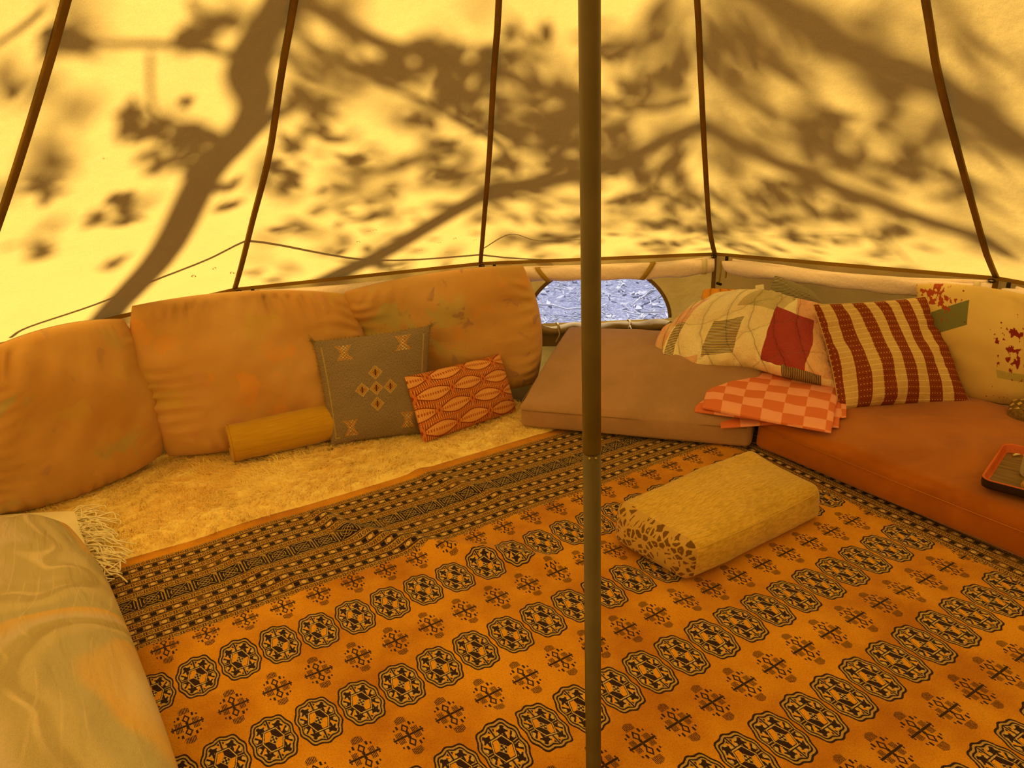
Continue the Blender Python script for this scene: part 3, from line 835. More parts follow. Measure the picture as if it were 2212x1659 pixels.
    cream = ((fd*fd*1.5+yda*yda*2.6) < .85) & (cell < .5)
    blk = (fd < .72) & (yda < .62) & (cell > .5)
    dband = mixc((fd > .86) & (yda < .7), (.16, .085, .03), (.42, .25, .06))
    dband = mixc(cream, dband, (.66, .46, .20)); dband = mixc(blk, dband, (.012, .006, .010))
    dband = mixc(yda > .80, dband, DARK)
    bnd = mixc(isch, dband, cband)
    # main guard of rosettes
    ym = (T-.26)*(1/.0375); fx = ((S*(1/.078)).fract()-.5)*2; fxa = fx.abs(); ya = ym.abs()
    ro = (fx*fx+ym*ym*.9).sqrt()
    li = ((fxa-ya*.9).abs() < .045) | (((ro-.55).abs() < .04) & ((fxa-ya).abs() > .18)) | (((fxa+ya)-.42).abs() < .045) | (((xmax(fxa, ya*.9)-.78).abs() < .035) & ((fxa-ya).abs() > .12))
    mb = mixc(li & (ro < .98), (.020, .009, .010), (.40, .28, .10))
    mb = mixc((ro > 1.02) & ((fx-ym) > .9), mb, (.40, .25, .06))
    mb = mixc((fxa > .95) & (ya < .88), mb, (.40, .26, .08)); mb = mixc(ya > .90, mb, (.40, .26, .08)); mb = mixc(ya > .955, mb, DARK)
    bnd = mixc(qd < 0.0, bnd, mb)
    bnd = mixc((n3 > .62)*.25, bnd, (.35, .2, .05))
    col = mixc(inb, col, bnd)
    col = mixc((n2 > .55)*.16, col, (.02, .01, .005))
    return [col, n2+noise(o, 90, 2)*.6, .0022]
M_RUG = material('woven_rug_pile', rug_build, .95, sheen=.15)
nu, nv = 270, 230
sv = np.linspace(-1.0, 2.55, nu); tv = np.linspace(-.022, 2.7, nv)
S_, T_ = np.meshgrid(sv, tv, indexing='ij')
XY = rug_xy(S_, T_)
Z = .018+Noise(31, 2)(np.stack([S_, T_], -1), .8)*.0022+Noise(32, 2)(np.stack([S_*1.8, T_*.7], -1), 1.1)*.0028*np.clip(1.6-T_, .3, 1)
def seg_dist(P, A, B):
    d = B-A; q = np.clip(((P-A)@d)/(d@d), 0, 1); return np.linalg.norm(P-A-q[..., None]*d, axis=-1), q
for pl, hh, w in (([(690, 1118), (760, 1152), (860, 1172), (960, 1188), (1080, 1203), (1180, 1222)], .024, .032), ([(905, 1020), (1000, 1055), (1080, 1075)], .010, .035), ([(480, 1200), (560, 1240), (640, 1260)], .008, .04), ([(330, 1410), (450, 1400), (560, 1370)], .009, .05), ([(1080, 1560), (1180, 1610), (1230, 1640)], .014, .035), ([(1300, 1230), (1420, 1290), (1500, 1330)], .010, .05), ([(1560, 1380), (1640, 1330), (1720, 1290)], .008, .05), ([(1700, 1400), (1850, 1340), (1950, 1300)], .008, .06)):
    g = np.array([at_z(x, y, .01)[:2] for x, y in pl]); best = np.full(S_.shape, 9.0)
    for A, B in zip(g[:-1], g[1:]): best = np.minimum(best, seg_dist(XY, A, B)[0])
    Z += hh*np.exp(-(best/w)**2)
Z = np.maximum(Z, .012)
top = np.stack([XY[..., 0], XY[..., 1], Z], -1).reshape(-1, 3)
bot = top.copy(); bot[:, 2] = np.minimum(top[:, 2]-.008, .006)
UV = np.stack([S_, T_], -1).reshape(-1, 2)
Fc = grid_faces(nu, nv, 0, True)
ring = [i*nv for i in range(nu)]+[(nu-1)*nv+j for j in range(1, nv)]+[i*nv+nv-1 for i in range(nu-2, -1, -1)]+[j for j in range(nv-2, 0, -1)]
nb = len(ring); base_i = len(top)
skV = bot[ring]
for a in range(nb): b = (a+1) % nb; Fc.append([ring[a], ring[b], base_i+b, base_i+a])
rug = mesh_obj('rug', np.vstack([top, skV]), Fc, M_RUG, uv=np.vstack([UV, UV[ring]]))
tag(rug, 'golden orange wool rug with rows of dark medallions and a banded border', 'rug')
def rug_z(x, y): return .02

# ------------------------------------------------------------------ sheepskin
def wool_build():
    v = X(attr('tone').outputs['Fac'])
    c = mixc(v, (.95, .70, .20), (1.0, .84, .36))
    return c
M_WOOL = material('sheep_wool', wool_build, .9, sheen=.6)
_b = M_WOOL.node_tree.nodes['Principled BSDF']; _tl = M_WOOL.node_tree.nodes.new('ShaderNodeBsdfTranslucent'); _mw = M_WOOL.node_tree.nodes.new('ShaderNodeMixShader')
_mw.inputs[0].default_value = .2
M_WOOL.node_tree.links.new(_b.inputs['Base Color'].links[0].from_socket, _tl.inputs[0])
M_WOOL.node_tree.links.new(_b.outputs[0], _mw.inputs[1]); M_WOOL.node_tree.links.new(_tl.outputs[0], _mw.inputs[2]); M_WOOL.node_tree.links.new(_mw.outputs[0], M_WOOL.node_tree.nodes['Material Output'].inputs[0])
skin_root = empty('sheepskin_rug', (-.6, 2.8, 0)); tag(skin_root, 'long cream sheepskin laid along the foot of the big cushions', 'sheepskin')
def wool_ok(x, y): return (np.hypot(x-C[0], y-C[1]) < 2.27)
NS_, NT_ = 620, 210
sv = np.linspace(-1.5, 1.75, NS_); tv = np.linspace(-1.0, .03, NT_)
S_, T_ = np.meshgrid(sv, tv, indexing='ij'); XY = rug_xy(S_, T_)
_w1, _w2, _w3, _w4, _w5 = [Noise(60+i_, 2) for i_ in range(5)]
WX = XY+np.stack([_w1(XY, 3.0), _w2(XY, 3.0)], -1)*.035
fa_ = -1.9+_w3(XY, 1.1)*.8
al_ = WX[..., 0]*np.cos(fa_)+WX[..., 1]*np.sin(fa_); ac_ = -WX[..., 0]*np.sin(fa_)+WX[..., 1]*np.cos(fa_)
lock = 1-np.abs(np.clip(_w4(np.stack([al_*.45, ac_], -1), 22), -1.4, 1.4))/1.4
lock2 = 1-np.abs(np.clip(_w5(np.stack([al_*.3, ac_], -1), 55), -1.4, 1.4))/1.4
zz = .024+.005*Noise(41, 2)(XY, 1.5)+.0045*_w2(XY, 5)+.009*(lock-.5)+.004*(lock2-.5)
V = np.concatenate([XY, zz[..., None]], -1).reshape(-1, 3)
r_ = V[:, :2]-C; rl = np.linalg.norm(r_, axis=1); sc = np.minimum(1, 2.30/rl); V[:, :2] = C+r_*sc[:, None]
edge_ = np.clip((-.014-T_.ravel())/.03, 0, 1)
V[:, 2] = .006+np.maximum(V[:, 2]-.006, .006)*np.sqrt(edge_)
M_SKIN = material('sheepskin_fleece', wool_build, .95, sheen=.8)
tone0 = np.clip(.62+.35*(lock-.6)+.25*(lock2-.6), 0, 1).ravel()
mesh_obj('fleece', V, grid_faces(NS_, NT_, 0, True), M_SKIN, skin_root, extra={'tone': tone0})
ncl, per_c = 8000, 5
cs = rng.uniform(-1.35, 1.74, ncl); ct = rng.uniform(-.95, -.035, ncl)
cxy = rug_xy(cs, ct); ok = wool_ok(cxy[:, 0], cxy[:, 1])
cs, ct, cxy = cs[ok], ct[ok], cxy[ok]; ncl = len(cs)
fn1, fn2, fn3 = Noise(42, 2), Noise(43, 2), Noise(44, 2)
fl_a = -1.9+fn1(cxy, 1.1)*.9+fn2(cxy, 3.0)*.5+rng.normal(0, .28, ncl)
flow = np.stack([np.cos(fl_a), np.sin(fl_a)], -1)
puff = .5+.5*np.clip(fn3(cxy, 2.2)*.6+fn2(cxy, 6)*.4, -1, 1)
ctip = np.c_[cxy+flow*(.022+.014*rng.random((ncl, 1))), .027+.011*puff+rng.random(ncl)*.005]
ci = np.repeat(np.arange(ncl), per_c); ns = len(ci)
root = np.c_[cxy[ci]+rng.normal(0, .013, (ns, 2)), np.full(ns, .008)]
root[:, 2] = .021+.005*puff[ci]
tip = ctip[ci]+np.c_[rng.normal(0, .0085, (ns, 2)), rng.normal(0, .004, ns)]
mid1 = root*.62+tip*.38+np.c_[rng.normal(0, .003, (ns, 2)), np.full(ns, .007)+.003*rng.random(ns)]
mid2 = root*.28+tip*.72+np.c_[rng.normal(0, .003, (ns, 2)), np.full(ns, .005)]
pts = np.stack([root, mid1, mid2, tip], 1)
sdv = tip-root; sd = np.stack([-sdv[:, 1], sdv[:, 0], np.zeros(ns)], -1); sd /= np.linalg.norm(sd, axis=1)[:, None]+1e-9
wid = np.array([.0009, .0010, .0007, .0002])[None, :, None]*rng.uniform(.8, 1.5, (ns, 1, 1))
Vv = np.concatenate([pts-sd[:, None]*wid, pts+sd[:, None]*wid], 1)      # 8 verts each
fc = np.array([[0, 4, 5, 1], [1, 5, 6, 2], [2, 6, 7, 3]])
Fc = (np.arange(ns)[:, None, None]*8+fc[None]).reshape(-1, 4)
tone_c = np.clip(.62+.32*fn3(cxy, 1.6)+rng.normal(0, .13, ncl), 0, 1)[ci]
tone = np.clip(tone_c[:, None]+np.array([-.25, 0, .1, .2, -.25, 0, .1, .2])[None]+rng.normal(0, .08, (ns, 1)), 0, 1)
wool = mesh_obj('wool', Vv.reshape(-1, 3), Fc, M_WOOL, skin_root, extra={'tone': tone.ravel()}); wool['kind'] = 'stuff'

# ------------------------------------------------------------------ three tie-dyed back cushions
def tiedye(seed, cols, base=(.78, .50, .24)):
    def b():
        o = attr().outputs['Vector']
        c = mixc(ramp(noise(o, 2.2+seed*.3, 3), .3, .7), base, tuple(x*y for x, y in zip(base, (.90, .80, .62))))
        for i, (cc, sc, lo, st) in enumerate(cols):
            n = X.nt.nodes.new('ShaderNodeVectorMath'); n.operation = 'ADD'
            X.nt.links.new(o, n.inputs[0]); n.inputs[1].default_value = (seed*3.7+i*1.9, i*2.3-seed, seed)
            big = ramp(noise(n.outputs[0], sc*.45, 2), .48, .62)
            c = mixc(ramp(noise(n.outputs[0], sc, 3, .55, .4), lo, lo+.06)*big*st, c, cc)
        return [c, noise(o, 900, 2)+noise(o, 11, 3, .6, .5)*4.0, .0016]
    return material('tie_dyed_velvet', b, .9, sheen=.25)
GR, MV, OR, YL = (.42, .42, .20), (.42, .24, .18), (.80, .36, .08), (.66, .46, .10)
M_TD1 = tiedye(1, [(GR, 8, .55, .5), (MV, 10, .6, .4), (YL, 4, .5, .5)], (.64, .37, .13))
M_TD2 = tiedye(2, [(OR, 7, .55, .6), (YL, 6, .52, .5), ((.70, .34, .22), 9, .58, .5)], (.70, .42, .17))
M_TD3 = tiedye(3, [((.56, .50, .20), 5, .48, .7), (MV, 13, .57, .75), (OR, 5, .55, .5)], (.69, .42, .17))
o, _ = pillow('back_cushion', [at_z(-60, 1135, .03), at_z(362, 985, .04), at_cyl(278, 672, 2.27), at_cyl(-90, 765, 2.27)], .22, M_TD1, back=.35, rnd=.3, bow=(-.04, -.04), q=.36, pucker=.013, seed=11, wrinkle=.006, sag=.2)
tag(o, 'peach tie-dyed back cushion at far left with faint green blotches', 'cushion', 'tie-dyed back cushions')
o, _ = pillow('back_cushion', [at_z(348, 1000, .03), at_z(800, 905, .03), at_cyl(762, 622, 2.27), at_cyl(262, 650, 2.27)], .22, M_TD2, back=.35, rnd=.28, bow=(-.05, -.04), q=.36, pucker=.018, wrinkle=.007, seed=12, sag=.2)
tag(o, 'peach tie-dyed back cushion in the middle, behind the mustard bolster', 'cushion', 'tie-dyed back cushions')
o, _ = pillow('back_cushion', [at_z(800, 850, .05), at_z(1172, 835, .06), at_cyl(1142, 562, 2.26), at_cyl(728, 622, 2.26)], .24, M_TD3, back=.35, rnd=.28, bow=(-.06, -.02), q=.36, pucker=.018, wrinkle=.007, seed=13, sag=.15)
tag(o, 'peach tie-dyed back cushion with mauve spots, next to the window', 'cushion', 'tie-dyed back cushions')

# ------------------------------------------------------------------ mustard bolster
def corduroy():
    o = attr().outputs['Vector']; x, y, z = xyz(o)
    st = noise(vec(x*8.0, y*300.0, z), 1.0, 3)
    c = mixc(ramp(st, .3, .7), (.56, .33, .024), (.47, .265, .018))
    c = mixc(ramp(noise(vec(x*14.0, y*200.0, z), 1.0, 3), .5, .8)*.6, c, (.64, .41, .06))
    return [c, st, .0006]
M_BOL = material('mustard_ribbed_velvet', corduroy, .85, sheen=.3)
bol = empty('bolster', at_z(610, 975, .04)); tag(bol, 'mustard ribbed velvet bolster lying on the sheepskin', 'bolster')
A = at_z(496, 1004, .03); B = at_z(737, 949, .03); br = .078
A = A+[0, .035, br]; B = B+[0, .035, br]
ax_ = unit(B-A); n = 40
prof = [(0, .012), (.02, .010), (.045, .004), (.060, 0), (.068, -.002), (br, .006), (br+.002, .02)]
q = [(r, z) for r, z in prof]
ln = np.linalg.norm(B-A)
for z in np.linspace(.05, ln-.05, 14): q.append((br+.004*math.sin(math.pi*z/ln)+.001*math.sin(z*60), z))
q += [(r, ln-z) for r, z in prof[::-1]]
side = unit(np.cross(ax_, [0, 0, 1.0])); up = np.cross(side, ax_)
V, UVc = [], []
for r, z in q:
    for a in np.linspace(0, 2*math.pi, n, endpoint=False):
        wob = 1+.006*math.sin(3*a+z*9)
        rr = r*wob+(.0025*math.sin(a*17) if .01 < r < .066 else 0)
        pz = .004*math.sin(a*17)*(1 if .01 < r < .066 else 0)*(-1 if z > ln/2 else 1)
        p = A+ax_*(z+pz)+(side*math.cos(a)+up*math.sin(a)*(.96))*rr
        V.append(p); UVc.append((z, a*br, 0))
m = len(q)
Fc = [[k*n+i, k*n+(i+1) % n, (k+1)*n+(i+1) % n, (k+1)*n+i] for k in range(m-1) for i in range(n)]+[list(range(n))[::-1], [(m-1)*n+i for i in range(n)]]
mesh_obj('body', V, Fc, M_BOL, bol, uv=np.array(UVc))
for z in (.004, ln-.004):
    cc = [A+ax_*z+(side*math.cos(a)+up*math.sin(a)*.96)*(br-.001) for a in np.linspace(0, 2*math.pi, 40)]
    V, Fc = tube(cc, .0042, 6, False); mesh_obj('piping', V, Fc, M_BOL, bol, uv=np.zeros((len(V), 3)))

# ------------------------------------------------------------------ grey embroidered cushion
def lean_edges(bl, br_, tr, tl, zb, lean):
    """bottom two pixels sit at height zb, the rest on a plane leaning back by `lean` degrees"""
    P, Q = at_z(*bl, zb), at_z(*br_, zb)
    d = unit(Q-P); back = unit(np.cross([0, 0, 1.0], d)); 
    if back[1] < 0: back = -back
    n = unit(-back*math.cos(math.radians(lean))+np.array([0, 0, 1.0])*math.sin(math.radians(lean)))
    return [P, Q, at_plane(*tr, P, n), at_plane(*tl, P, n)]
ED = lean_edges((716, 962), (922, 935), (930, 704), (676, 738), .035, 24)
gw = np.linalg.norm(ED[1]-ED[0])*.5+np.linalg.norm(ED[2]-ED[3])*.5; gh = np.linalg.norm(ED[3]-ED[0])*.5+np.linalg.norm(ED[2]-ED[1])*.5
def grey_build():
    a = attr().outputs['Vector']; x, y, z = xyz(a)
    u, v = x/gw, y/gh
    w1 = noise(vec(x*500.0, y*140.0, z), 1.0, 3, .7); w2 = noise(a, 7, 3)
    c = mixc(ramp(w1, .38, .66), (.34, .26, .20), (.135, .10, .075))
    c = mixc(ramp(w2, .3, .7)*.4, c, (.27, .21, .14))
    zig = ((u+v)*46.0).fract() < .5
    for cx, cy in ((.5, .47), (.5, .62), (.5, .32), (.365, .47), (.635, .47)):
        d = ((u-cx).abs()*1.02+(v-cy).abs())*(1/.07)
        c = mixc((d < 1.0) & (d > .72) & (((u*90.0).fract() < .55)), c, (.66, .46, .14))
        c = mixc((d < .70), c, (.34, .16, .05)); c = mixc((d < .60) & (d > .5), c, (.62, .40, .12)); c = mixc(((u-cx).abs() < .006) & (d < .5), c, (.08, .04, .02))
    for cx, cy in ((.24, .85), (.76, .87), (.22, .13), (.80, .14)):
        dx, dy = (u-cx).abs(), (v-cy).abs()
        hg = (dx < dy*.62+.012) & (dy < .072)
        cell = (((u*64.0).floor()+(v*64.0).floor())*.5).fract() > .25
        c = mixc(hg & cell & (dx < .045), c, mixc(ramp(noise(a, 60, 1), .45, .55), (.66, .50, .24), (.56, .27, .07)))
        c = mixc(((dx-dy*.62-.016).abs() < .012) & (dy < .075) & zig, c, (.60, .32, .08))
    ed = xmin(xmin(u, 1-u), v)
    c = mixc(((ed-.055).abs() < .006) & ((u < .1) | (u > .9)) & (v < .93) & (v > .05), c, (.40, .32, .14))
    return [c, w1, .0016]
M_GREY = material('grey_woven_wool', grey_build, .98)
gp = empty('embroidered_cushion', (ED[0]+ED[1])/2); tag(gp, 'grey woven cushion with embroidered diamonds leaning on the back cushions', 'cushion')
o, inf = pillow('cover', ED, .13, M_GREY, gp, back=.45, rnd=.0, bow=(.035, .03), q=.5, wrinkle=.004, pucker=.004, seed=21, sag=.15)
M_FRAY = cloth('frayed_thread', (.32, .27, .14), .2)
bag = Bag(); nzf = np.random.default_rng(5)
for p in inf['rim'][::2]:
    for _ in range(3):
        d = unit(p-inf['P'].reshape(-1, 3).mean(0))+nzf.normal(0, .5, 3)
        V, Fc = tube([p, p+unit(d)*.004+nzf.normal(0, .001, 3), p+unit(d)*.009+nzf.normal(0, .003, 3)], [.0008, .0006, .0003], 4); bag.add(V, Fc)
for cnr in (ED[3], ED[2], ED[0]):
    for _ in range(14):
        d = unit(cnr-inf['P'].reshape(-1, 3).mean(0)+nzf.normal(0, .12, 3)); V, Fc = tube([cnr-d*.01, cnr+d*.012+nzf.normal(0, .004, 3), cnr+d*.022+nzf.normal(0, .008, 3)], [.001, .0008, .0004], 4); bag.add(V, Fc)
fr = bag.obj('frayed_edge', M_FRAY, gp); fr['kind'] = 'stuff'

# ------------------------------------------------------------------ rust leaf-print cushion
ED = lean_edges((914, 958), (1116, 888), (1080, 764), (873, 814), .035, 30)
def rust_build():
    a = attr().outputs['Vector']; x, y, z = xyz(a)
    nn = noise(a, 5, 2)
    x = x+(nn-.5)*.02; y = y+(x*18.0).sin()*.004
    rh, Lx = .074, .17
    row = (y/rh).floor(); yy = ((y/rh).fract()-.5)*2
    off = (row*.5).fract()
    xx = (x/Lx+off).fract()
    lens = (xx*math.pi).sin().pow(.9)
    ya = yy.abs()
    c = mixc(ramp(nn, .3, .7), (.36, .085, .020), (.29, .06, .015))
    teeth = ((x*105.0+yy*.0).fract() < (ya*.55)) 
    PE = (.80, .42, .17)
    c = mixc(teeth & (ya > lens*.82) & (ya > .18), c, PE)
    inl = ya < lens*.74
    c = mixc(inl, c, (.74, .33, .12)); c = mixc(inl & ((x*120.0).fract() < .42) & (ya > .12) & (ya < lens*.6), c, (.84, .50, .22))
    c = mixc(inl & ((x*90.0).fract() < .38) & (ya < .16), c, (.38, .085, .03)); c = mixc(((ya-lens*.78).abs() < .06), c, (.26, .05, .014))
    sp = (((xx-.5).abs()-.5).abs()*Lx/rh*2); c = mixc((sp*2.4+ya*1.0) < .9, c, (.62, .20, .06)); c = mixc((sp*2.4+ya) < .30, c, (.30, .06, .015))
    c = mixc((ya > .9), c, (.56, .17, .045))
    return [c, noise(a, 700, 2), .0012]
M_RUST = material('rust_leaf_print', rust_build, .95)
o, _ = pillow('leaf_print_cushion', ED, .13, M_RUST, back=.45, rnd=.02, bow=(.02, .03), q=.45, wrinkle=.005, pucker=.006, seed=23, wf=9)
tag(o, 'small rust red lumbar cushion with peach leaf print', 'cushion')

# ------------------------------------------------------------------ brown floor mattress
def chenille(c1, c2, sx=900.0, sy=60.0):
    def b():
        a = attr().outputs['Vector']; x, y, z = xyz(a)
        w = noise(vec(x*sx, y*sy, z*sy), 1.0, 3, .6); w2 = noise(vec(x*sy, y*sx, z*sx*.3), 1.0, 3, .6); n = noise(a, 5, 4)
        c = mixc(ramp(n, .35, .7), c1, c2)
        c = mixc(ramp(w, .5, .75)*.35, c, tuple(v*.6 for v in c1)); c = mixc(ramp(w2, .5, .75)*.25, c, tuple(min(1, v*1.3) for v in c1))
        return [c, w+w2, .0012]
    return b
M_BROWN = material('brown_chenille', chenille((.48, .29, .19), (.40, .24, .15)), .92, sheen=.3)
fl_, fr_ = at_z(1122, 925, .03), at_z(1622, 972, .022)
bl_t = at_cyl(1228, 700, 2.33)
fv = fr_-fl_
dl = bl_t-fl_; dl[2] = 0
br_t = np.array([bl_t[0]+fv[0]*.98, bl_t[1]+fv[1]*1.02, bl_t[2]-.01])
upv = np.array([-.035, -.055, .125])
c8 = [fl_, fr_, br_t-[0, .0, .14], bl_t-[0, 0, .14], fl_+[-.006, .0, .112], fr_+[.0, .0, .118], br_t, bl_t]
mt = empty('floor_mattress', fl_); tag(mt, 'brown chenille floor mattress below the half moon window', 'mattress')
body, D, line = softbox('body', c8, .028, M_BROWN, mt, crown=.035, n=30, wrinkle=.004, seed=5, wf=2.2)
def seam_line(D, line, face, z, mat, parent, r=.0022, inset=.0):
    hx, hy = D[0]/2, D[1]/2
    if face == 'front': pl = [(x, -hy-inset, z) for x in np.linspace(-hx+.02, hx-.02, 30)]
    elif face == 'left': pl = [(-hx-inset, y, z) for y in np.linspace(-hy+.02, hy-.02, 30)]
    V, Fc = tube(line(pl), r, 6); return mesh_obj('piping', V, Fc, mat, parent, uv=np.zeros((len(V), 3)))
M_BSEAM = cloth('brown_seam', (.36, .22, .12), .1)
seam_line(D, line, 'front', D[2]/2-.026, M_BSEAM, mt, .0018, .002); seam_line(D, line, 'left', D[2]/2-.026, M_BSEAM, mt, .0018, .002)

# ------------------------------------------------------------------ orange floor mattress
def suede():
    a = attr().outputs['Vector']
    n, n2, n3 = noise(a, 2.6, 5, .62, .6), noise(a, 9, 4, .6), noise(a, 700, 2)
    c = mixc(ramp(n, .35, .68), (.46, .14, .006), (.33, .09, .004)); c = mixc(ramp(n2, .55, .8)*.5, c, (.52, .165, .012))
    return [c, n3+n2*2, .0012]
M_ORANGE = material('orange_suede', suede, .9, sheen=.35)
fl_ = at_z(1628, 972, .022); fd = unit(at_z(2212, 1221, .022)-fl_); dp = np.array([-fd[1], fd[0], 0.0])
if dp[0] < 0: dp = -dp
fl_ = fl_-fd*.02+dp*.012; fr_ = fl_+fd*1.52
bl_ = fl_+dp*.77-fd*.02; br_ = fl_+fd*1.42+dp*.83
hh = np.array([0, 0, .135])
om = empty('floor_mattress', fl_); tag(om, 'burnt orange suede floor mattress along the right side of the rug', 'mattress')
body, D2, line2 = softbox('body', [fl_, fr_, br_, bl_, fl_+hh+dp*.015, fr_+hh+dp*.015, br_+hh*1.15, bl_+hh*1.15], .032, M_ORANGE, om, crown=.028, n=34, wrinkle=.004, seed=6, wf=1.8, sidebulge=.012)
M_OSEAM = cloth('orange_seam', (.58, .22, .04), .1)
hx, hy = D2[0]/2, D2[1]/2
V, Fc = tube(line2([(x, -hy-.0125*(1-(x/hx)**2)-.004, D2[2]/2-.038) for x in np.linspace(-hx+.02, hx-.02, 40)]), .0013, 6); mesh_obj('piping', V, Fc, M_OSEAM, om)

# ------------------------------------------------------------------ gold block cushion
def goldv():
    a = attr().outputs['Vector']; x, y, z = xyz(a)
    n = noise(vec(x*38.0, y*190.0, z*120.0), 1.0, 4, .7); n2 = noise(a, 5, 3); 
    c = mixc(ramp(n, .36, .64), (.76, .52, .10), (.55, .345, .045)); c = mixc(ramp(n2, .4, .7)*.35, c, (.36, .22, .03))
    return [c, noise(a, 500, 2), .0012]
M_GOLDV = material('gold_crushed_velvet', goldv, .85, sheen=.4)
def leopard():
    a = attr().outputs['Vector']
    nn = X.nt.nodes.new('ShaderNodeVectorMath'); nn.operation = 'ADD'
    wn = noise(a, 60, 2, .5, 0, True); sc = X.nt.nodes.new('ShaderNodeVectorMath'); sc.operation = 'SCALE'; sc.inputs[3].default_value = .012
    X.nt.links.new(wn, sc.inputs[0]); X.nt.links.new(a, nn.inputs[0]); X.nt.links.new(sc.outputs[0], nn.inputs[1])
    x, y, z = xyz(nn.outputs[0])
    d = voronoi(vec(y, z, 0.0), 46, 'F1', .85); e = voronoi(vec(y, z, 0.0), 46, 'DISTANCE_TO_EDGE', .85); gp_ = noise(vec(y, z, 3.0), 75, 2)
    c = mixc((e > .13) & (gp_ < .68), (.56, .36, .10), (.17, .085, .022))
    c = mixc((d < .17), c, (.44, .255, .06))
    return [c, noise(a, 600, 2), .001]
M_LEO = material('leopard_print', leopard, .9, sheen=.2)
pf = at_z(1480, 1266, .02); pl_ = at_z(1319, 1170, .02); pr = at_z(1782, 1118, .02)
pb = pr+(pl_-pf)
tp = [at_z(1490, 1182, .155), at_z(1778, 1047, .15), at_z(1622, 962, .155), at_z(1326, 1083, .155)]
pouf = empty('block_cushion', (pf+pb)/2); tag(pouf, 'gold velvet block cushion with a leopard print end on the rug', 'cushion')
inx = unit(pr-pf); 
body, D3, line3 = softbox('cover', [pf, pr, pb, pl_]+tp, .036, M_GOLDV, pouf, crown=.012, n=24, wrinkle=.004, seed=9, wf=4, sidebulge=.016, end_mat=M_LEO)
hx, hy, hz = D3/2
V, Fc = tube(line3([(x, -hy-.003-.008*(1-(x/hx)**2), hz-.018) for x in np.linspace(-hx+.05, hx-.05, 24)]), .0016, 6); mesh_obj('piping', V, Fc, M_GOLDV, pouf)

# ------------------------------------------------------------------ checked blanket
def checks(lo, hi, p=.082):
    def b():
        a = attr().outputs['Vector']; x, y, z = xyz(a)
        x = x+(y*12).sin()*.003+(noise(a, 5, 2)-.5)*.010; y = y+(x*9).sin()*.003
        ck = ((x/p).floor()+(y/(p*.82)).floor())*.5
        c = mixc(ck.fract() > .25, lo, hi)
        c = mixc(ramp(noise(a, 500, 2), .4, .7)*.18, c, (.5, .15, .04))
        return [c, noise(a, 700, 2), .001]
    return b
M_CHECK = material('orange_check_wool', checks((.78, .22, .10), (1.0, .46, .36)), .95)
def mat_top(p): return 0
blk = empty('checked_blanket', at_z(1650, 880, .18)); tag(blk, 'folded orange and peach checked blanket under the quilt', 'blanket')
def lay(name, px, thick, mat, parent, seed, top=None, **k):
    """flat folded layer; px = four (x, y, z): near-left, near-right, far-right, far-left"""
    E = [at_z(*p) for p in px]
    return pillow(name, E, thick, mat, parent, back=.1, rnd=.0, q=.16, toward=(0, 0, 1), seed=seed, **k)
lay('lower_layer', [(1557, 926, .118), (1828, 902, .185), (1830, 806, .20), (1545, 790, .19)], .016, M_CHECK, blk, 3, wrinkle=.003, pucker=.0, bow=(.0, -.02))
lay('middle_layer', [(1500, 890, .155), (1812, 925, .175), (1822, 808, .21), (1525, 790, .20)], .020, M_CHECK, blk, 5, wrinkle=.003, pucker=.0, bow=(.0, -.03))
lay('top_layer', [(1516, 882, .175), (1795, 936, .182), (1818, 812, .225), (1545, 785, .215)], .022, M_CHECK, blk, 4, wrinkle=.004, pucker=.0, bow=(.0, -.03))
o, _ = lay('folded_sheet', [(1508, 832, .165), (1560, 850, .17), (1580, 800, .19), (1530, 800, .185)], .014, cloth('cream_sheet', (.85, .74, .5)), None, 6, wrinkle=.002, pucker=0)
tag(o, 'small cream cloth corner poking out beside the checked blanket', 'cloth')

